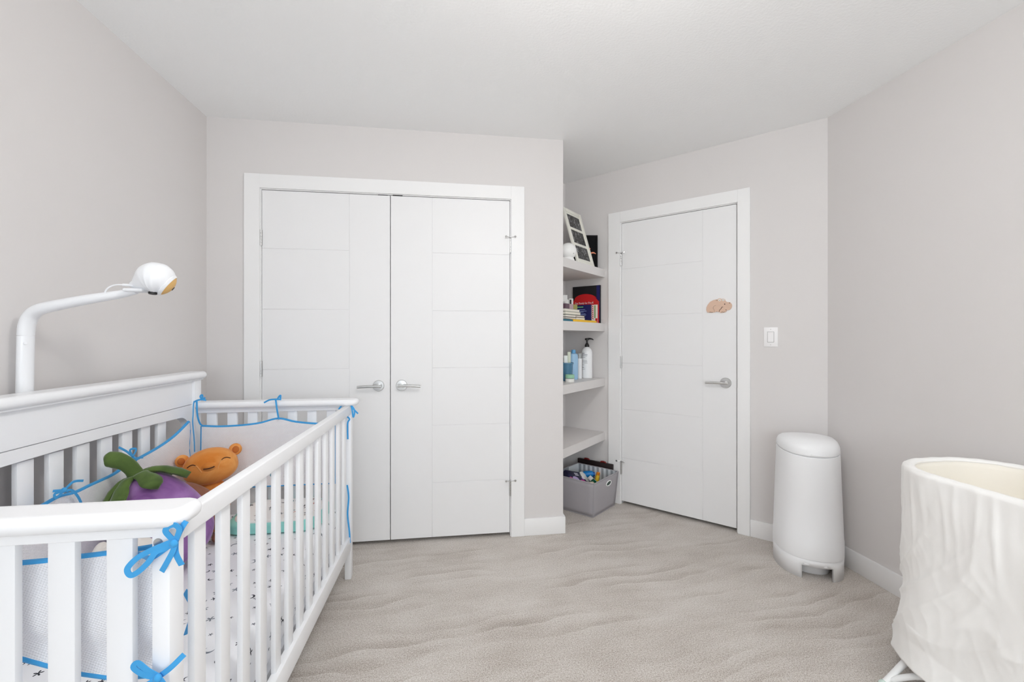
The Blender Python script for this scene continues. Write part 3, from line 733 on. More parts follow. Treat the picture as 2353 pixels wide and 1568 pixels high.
# orange bear sitting against the far bumper
br = thing('bear_plush', (-1.07, 2.06, 0.37), 'orange bear plush toy with closed smiling eyes behind the purple eggplant', 'plush toy')
BH = Vector((-1.072, 2.052, 0.640)); BR = Matrix.Rotation(radians(-9), 3, 'Y') @ Matrix.Rotation(radians(-14), 3, 'X')
BR = Matrix.Rotation(radians(8), 3, 'Y').inverted() @ Matrix.Rotation(radians(24), 3, 'Z') @ Matrix.Rotation(radians(-12), 3, 'X')
def hs(v):
    k = 1 + 0.10*max(0, -v.z/0.08)
    return Vector((v.x*k, v.y, v.z))
HF = lambda v: BR @ Vector(v) + BH
obj('head', move(ellipsoid((0,0,0), 0.103, 0.072, 0.079, 36, 22, fn=hs), HF), ORNG, br, smooth=80)
def face(x, z, off=0.0012):
    k = 1 + 0.10*max(0, -z/0.08)
    q = 1 - (x/k/0.103)**2 - (z/0.079)**2
    return HF((x, -0.072*sqrt(max(q, 0.01)) - off, z))
EARM = velvet('dark_orange_plush', (168, 86, 26), (190, 108, 44))
MUZ = [( -0.045,0.012),(-0.03,0.008),(-0.018,-0.012),(0,-0.020),(0.018,-0.012),(0.03,0.008),(0.045,0.012)]
obj('muzzle', move(ellipsoid((0,-0.058,-0.004), 0.033, 0.024, 0.022, 20, 12), HF), ORNG, br, smooth=80)
STITCH = mat('dark_brown_stitching', (70, 36, 14), 0.8); PIPE = mat('tan_seam', (226, 160, 92), 0.8)
obj('seam', tube([face(x, z, 0.0) for x, z in ((-0.060,0.010),(-0.044,0.010),(-0.036,-0.004),(-0.028,-0.022))], 0.0022, 6), PIPE, br)
obj('seam', tube([face(x, z, 0.0) for x, z in ((0.060,0.010),(0.044,0.010),(0.036,-0.004),(0.028,-0.022))], 0.0022, 6), PIPE, br)
for s in (-1, 1):
    obj('eye', tube([face(s*x, z, 0.001) for x, z in ((0.078,0.012),(0.066,0.018),(0.055,0.018),(0.046,0.012))], 0.0018, 6), STITCH, br)
    e = obj('ear', move(ellipsoid((s*0.098, 0.004, 0.048), 0.026, 0.017, 0.027, 18, 12), HF), ORNG, br, smooth=80)
    obj('inner_ear', move(ellipsoid((s*0.100, -0.011, 0.046), 0.014, 0.007, 0.016, 14, 8), HF), EARM, e, smooth=80)
obj('mouth', tube([HF((x, -0.0826, z)) for x, z in ((-0.020,-0.010),(-0.008,-0.012),(0.008,-0.012),(0.020,-0.009))], 0.0024, 8), STITCH, br)
obj('body', ellipsoid((-1.075,2.065,0.475), 0.075, 0.062, 0.105, 26, 18), ORNG, br, smooth=80)
for s in (-1, 1):
    obj('arm', tube([(-1.075+s*0.055,2.05,0.53),(-1.075+s*0.085,2.03,0.535),(-1.075+s*0.105,2.02,0.555)], 0.021, 12, scale=[1,1,0.9,0.5]), ORNG, br, smooth=80)
    obj('foot', ellipsoid((-1.075+s*0.055,2.00,0.405), 0.034, 0.06, 0.033, 18, 12), ORNG, br, smooth=80)
# brown plush lying between eggplant and bear
bn = thing('brown_plush', (-1.04, 1.88, 0.372), 'smooth brown plush toy wedged between the eggplant and the bear', 'plush toy')
obj('body', tube([(-1.115,1.925,0.60),(-1.085,1.915,0.572),(-1.04,1.91,0.522),(-0.99,1.905,0.465),(-0.975,1.905,0.42)], 0.06, 20, scale=[0.25,0.62,0.92,1.02,0.92,0.2]), BRWN, bn, smooth=80)
for s in (-1, 1): obj('foot', ellipsoid((-0.985+s*0.035,1.885,0.398), 0.026, 0.04, 0.022, 14, 10), BRWN, bn, smooth=80)
# pale plush in front of the eggplant, seen between the end slats
pl = thing('pale_plush', (-0.95, 1.40, 0.372), 'pale plush animal with dark red nose in front of the eggplant', 'plush toy')
obj('body', ellipsoid((-0.955,1.415,0.445), 0.085, 0.075, 0.075, 24, 16), BEIG, pl, smooth=80)
obj('head', ellipsoid((-0.945,1.385,0.555), 0.082, 0.070, 0.066, 24, 16), BEIG, pl, smooth=80)
obj('nose', ellipsoid((-0.925,1.312,0.572), 0.016, 0.009, 0.011, 14, 8), mat('dark_red_nose', (92, 34, 30), 0.6), pl, smooth=80)
for s in (-1, 1):
    obj('ear', ellipsoid((-0.945+s*0.083,1.40,0.56), 0.020, 0.03, 0.048, 16, 10), BEIG, pl, smooth=80)
    obj('paw', ellipsoid((-0.955+s*0.06,1.335,0.398), 0.03, 0.045, 0.027, 16, 10), BEIG, pl, smooth=80)

# ------------------------------------------------------------------ camera monitor on its curved floor stand behind the crib
ms = thing('monitor_stand', (-1.318, 1.505, 0), 'white curved floor stand rising behind the crib with an arm over it', 'stand')
obj('post', tube([(-1.326,1.505,0.012),(-1.320,1.505,0.6),(-1.316,1.505,1.04),(-1.313,1.505,1.218)], 0.0225, 18, k=3, up=(0,1,0), ry=0.0165), ARMW, ms, smooth=60)
obj('arm', tube([(-1.313,1.505,1.2195),(-1.309,1.504,1.252),(-1.296,1.502,1.281),(-1.272,1.498,1.298),(-1.238,1.494,1.308),(-1.134,1.490,1.331),(-1.05,1.490,1.347),(-0.995,1.490,1.360)], 0.0218, 18, k=5, up=(0,1,0), ry=0.0175, scale=[1,1,1,0.99,0.97,0.88,0.74,0.55]), ARMW, ms, smooth=60)
obj('base_plate', box_g(-1.342, -1.290, 1.28, 1.73, 0.0, 0.014, 0.005, 2), ARMW, ms)
for c, ax in (((-1.300,1.489,1.195), (0.75,-0.66,0)), ((-1.130,1.4745,1.331), (0.1,-1,0)), ((-1.303,1.489,0.735), (0.75,-0.66,0))):
    obj('screw', lathe([(0.0004,-0.002),(0.0048,-0.002),(0.0042,0.0022),(0.0004,0.0022)], 14, c=c, axis=ax), ARMW, ms)
mo = thing('baby_monitor', (-0.975, 1.49, 1.358), 'white teardrop baby monitor camera with wood face on the stand arm', 'camera')
sp = [(-1.012,1.49,1.380),(-0.998,1.49,1.381),(-0.980,1.49,1.388),(-0.960,1.49,1.397),(-0.942,1.49,1.4015),(-0.924,1.49,1.399),(-0.906,1.49,1.394),(-0.895,1.49,1.391)]
obj('body', tube(sp, 0.0505, 28, scale=[0.14,0.30,0.58,0.88,1.0,0.96,0.74,0.36], k=6), ARMW, mo, smooth=80)
wn = Vector((0.74, 0.36, -0.57)).normalized()
WOOD = mat('light_bamboo', (222, 178, 108), 0.5, vary=0.12, vscale=40)
cc = Vector((-0.938, 1.49, 1.3995)); SR = 0.0512
capg = lathe([(SR*sin(radians(q)) + 0.0003, SR*cos(radians(q))) for q in (0, 8, 16, 24, 32, 38, 42)] + [(0.030, 0.030), (0.0003, 0.030)], 32, c=cc, axis=wn)
obj('face_plate', capg, WOOD, mo, smooth=50)
obj('rim', lathe([((SR+d)*sin(radians(q)), (SR+d)*cos(radians(q))) for q, d in ((42,-0.002),(42.2,0.0012),(46,0.0014),(52,-0.0005),(52,-0.006),(44,-0.006))], 36, c=cc, axis=wn), ARMW, mo, smooth=60)
obj('lens', lathe([(0.0005,SR+0.0016),(0.006,SR+0.0012),(0.0065,SR-0.002),(0.0005,SR-0.002)], 18, c=cc, axis=wn), BLACK, mo)
obj('sensor', lathe([(0.0005,-0.004),(0.0125,-0.004),(0.011,0.0012),(0.0005,0.002)], 18, c=cc + Vector((-0.004,-0.010,-0.0485)), axis=(0.0,-0.2,-1)), BLACK, mo)
obj('tray', box_g(-1.018, -0.962, 1.462, 1.510, 1.3555, 1.3665, 0.005, 3), ARMW, mo)
obj('cable', tube([(-0.998,1.476,1.376),(-1.02,1.474,1.377),(-1.045,1.474,1.376),(-1.066,1.476,1.366),(-1.078,1.480,1.350)], 0.0022, 8), ARMW, mo)
obj('plug', tube([(-0.994,1.476,1.376),(-1.022,1.474,1.377)], 0.0042, 10, smooth=False), ARMW, mo)

# ------------------------------------------------------------------ diaper pail in the corner
PC = Vector((1.884, 2.034, 0)); pn = Vector((-0.5, -0.866, 0)); prr = Vector((0.866, -0.5, 0))
pail = thing('diaper_pail', tuple(PC), 'tall white plastic diaper pail with rounded lid and foot pedal in the corner', 'pail')
NP = 64
def foot(a, k, kb=1.0):
    """D-shaped outline: deep rounded front, flatter back"""
    c_, s_ = cos(a), sin(a)
    ex = 2.35
    den = (abs(c_)**ex + abs(s_)**ex)**(1/ex)
    u = c_/den; v = s_/den
    return prr*(u*0.155*k) + pn*(v*(0.192 if v > 0 else 0.098)*k*kb)
def ring(k, z, dz=None):
    return [PC + foot(2*pi*j/NP, k) + Vector((0, 0, z + (dz(2*pi*j/NP) if dz else 0))) for j in range(NP)]
dip = lambda a: -0.020*max(0, sin(a))
obj('body', loft([ring(0.985,0.098), ring(1.0,0.10), ring(1.0,0.175), ring(0.987,0.18), ring(0.945,0.38), ring(0.90,0.60, lambda a: 0), ring(0.897,0.626, dip), ring(0.885,0.628, dip)]), WHITEP, pail, smooth=40)
lidr = [ring(0.890,0.6315,dip), ring(0.897,0.633,dip), ring(0.897,0.640,dip), ring(0.885,0.655,lambda a: dip(a)*0.8), ring(0.84,0.671,lambda a: dip(a)*0.6), ring(0.74,0.683,lambda a: dip(a)*0.4), ring(0.55,0.689,lambda a: dip(a)*0.2), ring(0.50,0.688), ring(0.25,0.690), ring(0.02,0.690)]
ld = obj('lid', loft(lidr), WHITEP, pail, smooth=50)
fl = PC + pn*0.1705
obj('lid_grip', box_g(-0.032, 0.032, -0.004, 0.004, 0.613, 0.620, 0.002, 2, f=lambda v: fl + prr*(v[0]+0.012) + pn*v[1] + Vector((0,0,v[2]+0.004))), WHITEP, ld)
# base skirt with a pedal notch
notch = lambda a: radians(64) < a < radians(112)
Vb = []; Fb = []
zsb = [0.0, 0.066, 0.098]
for z in zsb:
    for j in range(NP): Vb.append(PC + foot(2*pi*j/NP, 0.955 if z < 0.09 else 0.965) + Vector((0,0,z)))
for i in range(len(zsb)-1):
    for j in range(NP):
        am = 2*pi*(j+0.5)/NP
        if i == 0 and notch(am): continue
        a, b = i*NP+j, i*NP+(j+1) % NP
        Fb.append([a, b, b+NP, a+NP])
obj('base_skirt', (Vb, Fb), WHITEP, pail, smooth=40, solid=0.010, recalc=False)
pd = PC + pn*0.165
obj('pedal', box_g(-0.052, 0.046, -0.03, 0.022, 0.070, 0.079, 0.003, 2, f=lambda v: pd + prr*v[0] + pn*v[1] + Vector((0,0,v[2]))), WHITEP, pail)
obj('pedal_post', lathe([(0.001,0),(0.016,0),(0.016,0.07),(0.001,0.07)], 18, c=tuple(PC + pn*0.10 + prr*0.018)), WHITEP, pail)
obj('floor_plate', loft([ring(0.62,0.001), ring(0.62,0.09)]), WHITEP, pail)

# ------------------------------------------------------------------ bassinet with draped cloth
bs = thing('bassinet', (1.755, 0.93, 0), 'bassinet draped in crumpled white cotton on white tube legs by the right wall', 'bassinet')
BXc, BYc, BHX, BHY, BRd = 1.757, 0.945, 0.232, 0.412, 0.195
NB = 420
def bout(j, off):
    # rounded rectangle walked by arc length, off outwards
    a = BHX - BRd; b = BHY - BRd
    Lq = [2*b, pi*BRd/2, 2*a, pi*BRd/2, 2*b, pi*BRd/2, 2*a, pi*BRd/2]; tot = sum(Lq)
    s = (j % NB)/NB*tot; k = 0
    while s > Lq[k]: s -= Lq[k]; k += 1
    R = BRd + off
    if k == 0: return Vector((BXc + a + R, BYc - b + s, 0))
    if k == 1: t = s/BRd; return Vector((BXc + a + R*cos(t), BYc + b + R*sin(t), 0))
    if k == 2: return Vector((BXc + a - s, BYc + b + R, 0))
    if k == 3: t = s/BRd; return Vector((BXc - a - R*sin(t), BYc + b + R*cos(t), 0))
    if k == 4: return Vector((BXc - a - R, BYc + b - s, 0))
    if k == 5: t = s/BRd; return Vector((BXc - a - R*cos(t), BYc - b - R*sin(t), 0))
    if k == 6: return Vector((BXc - a + s, BYc - b - R, 0))
    t = s/BRd; return Vector((BXc + a + R*sin(t), BYc - b - R*cos(t), 0))
def rdg(v, sharp=1.0):
    """sharp ridges along the zero set of the noise"""
    return (1 - min(1, abs(noise.noise(v))*2.6))**(1.0 + sharp)
def fold(p, s, arc):
    """s 0 at rim .. 1 at hem: small gathers near the rim, long slanting folds lower"""
    gth = 0.008*(rdg(Vector((arc*17, s*1.3, 1.3)))-0.3)*max(0, 1-s*2.0) + 0.004*noise.noise(Vector((arc*50, s*2.2, 1.3)))*max(0, 1-s*2.4)
    sl = arc + s*s*0.42
    lng = 0.019*(rdg(Vector((sl*4.0, s*0.6, 5.0)), 0.4)-0.35)*min(1, s*1.7)
    cr_ = 0.0075*(rdg(Vector((sl*9.0 + s*0.9, s*1.5, 9.0)), 1.2)-0.25)*min(1, 0.1+s*1.4)
    sof = 0.010*noise.noise(Vector((arc*3.0, s*1.8, 21.0)))
    fine = 0.0015*(rdg(Vector((arc*22 - s*6, s*7, 2.0)), 0.5)-0.3)
    return gth + lng + cr_ + fine + sof
perim = 2*(2*(BHX-BRd) + 2*(BHY-BRd)) + 2*pi*BRd
RZ, HZ = 0.752, 0.105
rows = []
nr = 120
for i in range(nr+1):
    s = i/nr; z = RZ - (RZ-HZ)*s
    row = []
    for j in range(NB):
        arc = (j/NB)*perim
        if j > NB*0.93:  # blend the seam so that the noise closes
            q = (j/NB-0.93)/0.07; f = fold(None, s, arc)*(1-q) + fold(None, s, arc-perim)*q
        else: f = fold(None, s, arc)
        base = -0.004 + 0.004*s - 0.010*sin(pi*min(1, s*1.0))*0.6 + (0.016*(s-0.88)/0.12 if s > 0.88 else 0)
        p = bout(j, base + f*(0.25 + 0.75*min(1, s*6)))
        zz = z + (0.012*noise.noise(Vector((arc*6, 0, 4)))*s if s > 0.8 else 0)
        row.append((p.x, p.y, zz))
    rows.append(row)
rim = []
for k in range(1, 10):
    a = pi*k/10
    rim.append([tuple(bout(j, -0.004 - 0.017*(1-cos(a)) + 0.25*fold(None, 0, j/NB*perim)*(1-k/10)) + Vector((0,0,RZ + 0.014*sin(a) + 0.0022*noise.noise(Vector((j/NB*perim*24, 3, a)))))) for j in range(NB)])
obj('cover', loft(rows[::-1] + rim, caps=(False, False)), LINEN, bs, smooth=180, solid=0.0015, recalc=False)
inn = [[tuple(bout(j, -0.0355 - 0.004*(i/14) + 0.006*noise.noise(Vector((j/NB*perim*9, i*0.35, 8)))*min(1, i/3)) + Vector((0,0,RZ + 0.0075 - i/14*0.30))) for j in range(NB)] for i in range(15)]
obj('lining', loft(inn, caps=(False, True)), LINING, bs, smooth=180, solid=0.002, recalc=False)
obj('mattress', loft([[tuple(bout(j, o) + Vector((0,0,z))) for j in range(0, NB, 6)] for o, z in ((-0.06,0.455),(-0.045,0.47),(-0.045,0.50),(-0.065,0.515))]), LINEN, bs, smooth=50)
LEGM = mat('white_enamelled_tube', (0.86, 0.87, 0.87), 0.3, linear=True)
LW = 0.0105
for s in (-1, 1):
    ye = BYc + s*0.30
    obj('leg', tube([(BXc-0.13,ye-s*0.03,0.44),(1.606,ye-s*0.01,0.20),(1.560,ye+s*0.008,0.112),(1.512,ye+s*0.022,0.046),(1.478,ye+s*0.026,0.0125)], LW, 12, k=5), LEGM, bs, smooth=60)
    obj('leg', tube([(BXc+0.13,ye-s*0.03,0.44),(1.908,ye-s*0.01,0.20),(1.954,ye+s*0.008,0.112),(2.000,ye+s*0.022,0.046),(2.030,ye+s*0.026,0.0125)], LW, 12, k=5), LEGM, bs, smooth=60)
    obj('foot_cap', ellipsoid((1.476,ye+s*0.026,0.0130), 0.016, 0.0130, 0.0128, 14, 8), mat('pale_green_rubber', (205, 222, 215), 0.6), bs)
obj('cross_bar', tube([(1.500,BYc+0.318,0.030),(1.545,BYc+0.255,0.085),(1.575,BYc+0.15,0.115),(1.575,BYc-0.15,0.115),(1.545,BYc-0.255,0.085),(1.500,BYc-0.318,0.030)], LW*0.9, 12, k=4), LEGM, bs, smooth=60)
obj('frame', tube([tuple(bout(j, -0.03) + Vector((0,0,0.44))) for j in range(0, NB+1, 7)], 0.009, 8, smooth=False), LEGM, bs)

# ------------------------------------------------------------------ fabric storage bin under the shelves
bin_ = thing('storage_bin', (0.94, 2.9, 0), 'grey fabric storage bin with striped lining and oval grommet under the shelves', 'bin')
BINM = mat('grey_canvas', (168, 165, 169), 0.9, vary=0.04, vscale=14, bump=(500, 0.25, 0.0008))
LINM = stripes('striped_lining', (160, 165, 172), (222, 226, 230), (0.7071, -0.7071, 0), 27.0)
BOT = [Vector(p) for p in ((0.930,2.735,0.004),(1.153,2.918,0.004),(0.952,3.118,0.004),(0.730,2.938,0.004))]
TOP = [Vector(p) for p in ((0.913,2.665,0.252),(1.172,2.893,0.252),(0.944,3.132,0.252),(0.689,2.915,0.252))]
def quadgrid(a, b, c, d, n=8, bulge=0.0):
    """a b bottom, d c top"""
    nrm = (b-a).cross(d-a).normalized()
    V = []; F = []
    for i in range(n+1):
        for j in range(n+1):
            u, v = j/n, i/n
            p = a*(1-u)*(1-v) + b*u*(1-v) + c*u*v + d*(1-u)*v
            p = p + nrm*bulge*sin(pi*u)*sin(pi*v) + nrm*0.002*noise.noise(p*14)*sin(pi*u)*sin(pi*v)
            V.append(p)
    for i in range(n):
        for j in range(n):
            k = i*(n+1)+j; F.append([k, k+1, k+n+2, k+n+1])
    return V, F
cen = sum(TOP, Vector())/4
for i in range(4):
    j = (i+1) % 4
    w_ = obj('side', quadgrid(BOT[i], BOT[j], TOP[j], TOP[i], 8, 0.004), BINM, bin_, smooth=60, recalc=False, solid=0.003)
    ins = lambda p: p + (Vector((cen.x, cen.y, p.z)) - p).normalized()*0.007
    obj('lining', quadgrid(ins(BOT[i]), ins(BOT[j]), ins(TOP[j]), ins(TOP[i]), 8, 0.004), LINM, w_, smooth=60, recalc=False)
    obj('seam', tube([BOT[i], BOT[i]*0.5+TOP[i]*0.5, TOP[i]], 0.0028, 8), mat('grey_binding', (165, 162, 166), 0.9), bin_)
    obj('binding', tube([TOP[i], TOP[j]], 0.0042, 8, smooth=False), MATS['grey_binding'], bin_)
    obj('binding', tube([BOT[i], BOT[j]], 0.003, 8, smooth=False), MATS['grey_binding'], bin_)
a_, b_ = BOT[3]*0.5+BOT[0]*0.5, TOP[3]*0.5+TOP[0]*0.5
obj('seam', tube([a_, b_], 0.002, 6, smooth=False), MATS['grey_binding'], bin_)
obj('bottom', (list(BOT), [[0,1,2,3]]), BINM, bin_, smooth=0)
# oval grommet in the side facing the room
r_ = (TOP[1]-TOP[0]).normalized(); up_ = ((TOP[0]+TOP[1])/2 - (BOT[0]+BOT[1])/2).normalized(); gn = r_.cross(up_).normalized()
gc = ((TOP[0]*0.42+TOP[1]*0.58) - up_*0.048) + gn*0.004
gm = lambda v: gc + r_*v[0] + up_*v[1] + gn*v[2]
obj('grommet', move(tube([(0.043*cos(a)*0.8, 0.0175*sin(a), 0.001) for a in [2*pi*k/24 for k in range(25)]], 0.0034, 8, smooth=False), gm), mat('white_grommet', (236, 238, 236), 0.4), bin_)
obj('grommet_hole', move(lathe([(0.0005,-0.001),(1,-0.001),(1,0.0006),(0.0005,0.0006)], 24, sx=0.0335, sy=0.0165), gm), mat('dark_green_inside', (40, 62, 52), 0.6), bin_)
# things inside the bin
def tbox(name, c, ex, ey, ez, sx, sy, sz, m, label, cat, group=None, bev=0.004, parent=None):
    ex = Vector(ex).normalized(); ez = (Vector(ez) - ex*ex.dot(Vector(ez))).normalized(); ey = ez.cross(ex); c = Vector(c)
    g = box_g(-sx/2, sx/2, -sy/2, sy/2, -sz/2, sz/2, bev, 2, f=lambda v: c + ex*v[0] + ey*v[1] + ez*v[2])
    o = obj(name, g, m, parent, base=tuple(c) if parent is None else None)
    if parent is None: tag(o, label, cat, group)
    return o, (lambda v: c + ex*v[0] + ey*v[1] + ez*v[2])
GB = 'baby supplies in the fabric bin'
NAVY = mat('dark_navy_film', (22, 20, 62), 0.3, vary=0.2)
dp = thing('diaper_pack', (0.84, 2.92, 0.17), 'dark blue diaper pack with purple and pink print lying in the bin', 'pack', GB)
_, df = tbox('wrapper', (0.857,2.918,0.211), (0.72,0.50,-0.28), None, (0.30,-0.50,0.80), 0.20, 0.10, 0.045, NAVY, None, None, bev=0.014, parent=dp)
PINK = mat('pink_print', (206, 60, 150), 0.4); LILAC = mat('lilac_print', (196, 176, 222), 0.4); WPRINT = mat('white_print', (232, 232, 240), 0.4)
for (u, v, ru, rv, m_) in ((-0.03,-0.028,0.034,0.022,LILAC),(0.045,-0.038,0.026,0.012,PINK),(0.066,-0.012,0.016,0.011,LILAC),(-0.085,-0.03,0.018,0.014,PINK)):
    obj('print', move(lathe([(0.0005,0),(1,0),(1,0.0008),(0.0005,0.0008)], 20, sx=ru, sy=rv), lambda p, u=u, v=v: df((u+p[0], v+p[1], 0.0226+p[2]))), m_, dp)
for k in range(2):
    obj('print', box_g(-0.012, 0.03, 0.006+0.014*k, 0.013+0.014*k, 0.0226, 0.0234, f=df), WPRINT, dp, smooth=0)
o, _ = tbox('wipes_pack', (0.948,2.985,0.188), (0.5,0.5,-0.4), None, (0.3,-0.6,0.6), 0.11, 0.07, 0.032, mat('white_film', (240,240,236), 0.4), 'white rounded wipes pack behind the dark blue pack in the bin', 'pack', GB, 0.016)
bb = thing('baby_bottle', (0.99,3.0,0.20), 'bright blue bottle lying in the fabric bin', 'bottle', GB)
obj('body', lathe([(0.001,-0.040),(0.020,-0.038),(0.024,-0.026),(0.024,0.024),(0.018,0.034),(0.001,0.036)], 20, c=(0.988,3.006,0.205), axis=(1,-0.35,0.1)), mat('bright_blue_plastic', (20,130,205), 0.3), bb)
obj('cap', lathe([(0.001,0.033),(0.015,0.033),(0.015,0.046),(0.001,0.048)], 18, c=(0.988,3.006,0.205), axis=(1,-0.35,0.1)), mat('deep_blue_plastic', (16,95,180), 0.3), bb)
ob = thing('syrup_bottle', (1.045,2.985,0.19), 'small yellow bottle with orange cap in the fabric bin', 'bottle', GB)
obj('body', lathe([(0.001,-0.04),(0.015,-0.04),(0.015,0.012),(0.011,0.018),(0.001,0.018)], 16, c=(1.048,2.982,0.188), axis=(0.2,0,1)), mat('yellow_plastic', (240,200,50), 0.35), ob)
obj('cap', lathe([(0.001,0.016),(0.013,0.016),(0.013,0.036),(0.001,0.037)], 16, c=(1.048,2.982,0.188), axis=(0.2,0,1)), mat('orange_plastic', (240,140,20), 0.35), ob)
o, cf = tbox('medicine_box', (1.0,2.905,0.178), (0.55,0.35,-0.55), None, (0.6,-0.1,0.7), 0.10, 0.06, 0.028, mat('white_card', (232,236,234), 0.6), 'white and green carton standing slanted in the fabric bin', 'box', GB, 0.001)
obj('stripe', box_g(-0.05, 0.05, -0.0305, -0.008, -0.0145, 0.0145, f=cf), mat('green_card', (10,130,96), 0.6), o, smooth=0)
OFF[o] = o.location.copy()
o, _ = tbox('teal_pouch', (1.085,2.885,0.160), (0.7,0.6,0.0), None, (0,-0.4,1), 0.08, 0.06, 0.03, mat('teal_film', (30,160,165), 0.4), 'teal pouch in the bin below the oval grommet', 'pouch', GB, 0.01)
o, _ = tbox('snack_pouch', (0.945,2.815,0.186), (0.8,0.5,-0.1), None, (-0.1,-0.5,0.8), 0.085, 0.06, 0.03, mat('pale_print_film', (236,214,190), 0.4, vary=0.25, vscale=60), 'pale printed pouch against the front of the bin', 'pouch', GB, 0.010)
o, _ = tbox('yellow_pouch', (0.965,2.80,0.165), (0.8,0.5,-0.1), None, (-0.1,-0.5,0.8), 0.05, 0.04, 0.024, mat('yellow_film', (238,206,40), 0.4), 'small yellow pouch in the bin under the pale printed pouch', 'pouch', GB, 0.008)
o, _ = tbox('green_pouch', (0.885,3.035,0.185), (0.7,0.6,-0.1), None, (0,-0.3,1), 0.09, 0.035, 0.03, mat('green_film', (60,150,50), 0.4), 'green pouch at the back of the bin behind the white pack', 'pouch', GB, 0.010)
fill = obj('folded_cloths', loft([[BOT[i]*(1-h) + TOP[i]*h + (Vector((cen.x,cen.y,0)) - Vector((TOP[i].x,TOP[i].y,0))).normalized()*0.02 + Vector((0,0,0.004)) for i in range(4)] for h in (0.0, 0.42)]), mat('mixed_cloth', (150,140,138), 0.9, vary=0.3, vscale=30), smooth=0, base=(0.94,2.9,0.01))
tag(fill, 'folded grey cloths filling the lower half of the fabric bin', 'cloth')
# black case with red handles leaning behind the bin
kc = thing('black_case', tuple(DW((1.42,0.03,0))), 'flat black case with dark red handles standing behind the fabric bin', 'case')
kf = lambda v: DW((v[0], v[1] + 0.017 - 0.0*v[2], v[2]))
obj('panel', box_g(1.257, 1.545, 0.0, 0.020, 0.0, 0.284, 0.004, 2, f=lambda v: DW((v[0], v[1]+0.018, v[2]))), mat('black_case_plastic', (30,17,18), 0.45), kc)
REDM = mat('dark_red_plastic', (120,26,24), 0.4)
for a in (1.47, 1.335):
    obj('handle', tube([DW((a-0.022,0.030,0.276)), DW((a-0.014,0.030,0.289)), DW((a+0.014,0.030,0.289)), DW((a+0.022,0.030,0.276))], 0.006, 8), REDM, kc)
obj('clasp', box_g(1.2555, 1.262, 0.016, 0.040, 0.05, 0.10, f=DW), mat('bright_red_plastic', (210,50,40), 0.4), kc, smooth=0)

# ------------------------------------------------------------------ things on the top shelf
zt = TOPS[0]
pf = thing('photo_frame', tuple(SH((0.29,0.03,zt))), 'white triple photo frame with black scan pictures leaning on the top shelf', 'picture frame')
lean = math.atan(0.29)
def FR(v):   # x along the frame (0 = door side), y outwards, z up the leaning face
    return SH((0.112 + v[0], 0.042 + v[2]*sin(lean) - v[1]*cos(lean), zt + 0.0015 + v[2]*cos(lean) + v[1]*sin(lean)))
FW, FH = 0.255, 0.419
FRM = mat('ivory_painted_frame', (232, 231, 222), 0.45)
def fbar(x0, x1, z0, z1, o=0.016, bev=0.003): obj('frame_bar', box_g(x0, x1, 0, o, z0, z1, bev, 2, f=FR), FRM, pf)
fbar(0, 0.026, 0, FH); fbar(FW-0.026, FW, 0, FH); fbar(0.026, FW-0.026, FH-0.026, FH); fbar(0.026, FW-0.026, 0, 0.026)
obj('mount', box_g(0.022, FW-0.022, 0.001, 0.008, 0.022, FH-0.022, f=FR), FRM, pf, smooth=0)
ph = (FH - 0.052 - 2*0.014 - 2*0.022)/3
for i in range(3):
    z0 = 0.026 + 0.014 + i*(ph+0.022)
    obj('picture', box_g(0.040, FW-0.040, 0.008, 0.0095, z0, z0+ph, f=FR), scan_mat('scan_print_%d' % i, 1.7*i+0.4), pf, smooth=0)
bp_ = thing('framed_poster', (1.03, 3.06, zt), 'small black framed picture with orange brush strokes behind the white frame', 'picture')
pe = Vector((1, -0.10, 0)).normalized(); pq = Vector((1.0705, 3.052, zt))
PF = lambda v: pq - pe*v[0] + Vector((-0.0995,-0.995,0))*(v[1] - 0.06*v[2]/0.26*0) + Vector((0,0,v[2]+0.001))
obj('backing', box_g(0, 0.185, 0, 0.012, 0, 0.255, 0.001, 1, f=PF), mat('black_picture', (13,13,14), 0.75, spec=0.15), bp_)
fb = mat('black_frame', (20,20,21), 0.6, spec=0.2)
for (x0,x1,z0,z1) in ((0,0.008,0,0.255),(0.177,0.185,0,0.255),(0.008,0.177,0.247,0.255),(0.008,0.177,0,0.008)):
    obj('frame_bar', box_g(x0, x1, 0.012, 0.017, z0, z1, f=PF), fb, bp_, smooth=0)
STRK = mat('salmon_print', (226, 140, 105), 0.6)
obj('brush_stroke', move(tube([(0.076,0.0125,0.108),(0.066,0.0125,0.135),(0.058,0.0125,0.160)], 0.0065, 8, scale=[0.7,1,0.8], ry=0.0008, up=(1,0,0)), PF), STRK, bp_)
obj('brush_stroke', move(tube([(0.073,0.0125,0.100),(0.05,0.0125,0.121),(0.03,0.0125,0.125),(0.012,0.0125,0.116)], 0.0055, 8, scale=[0.7,1,1,0.2], ry=0.0008, up=(0,0,1)), PF), STRK, bp_)
nl = thing('night_light', (0.765, 2.765, zt), 'round white night light on a small foot on the top shelf', 'night light')
nlc = (0.765, 2.760, zt)
NLM = mat('white_gloss_plastic', (0.88,0.88,0.87), 0.25, linear=True)
obj('globe', ellipsoid((nlc[0], nlc[1], zt+0.072), 0.057, 0.057, 0.056, 30, 18), NLM, nl, smooth=80)
obj('foot', lathe([(0.001,0.0),(0.046,0.0),(0.044,0.012),(0.036,0.028),(0.001,0.03)], 28, c=nlc), NLM, nl, smooth=50)
obj('button', ellipsoid((nlc[0]+0.025, nlc[1]-0.045, zt+0.050), 0.005, 0.004, 0.005, 10, 8), mat('grey_button', (200,200,198), 0.5), nl)

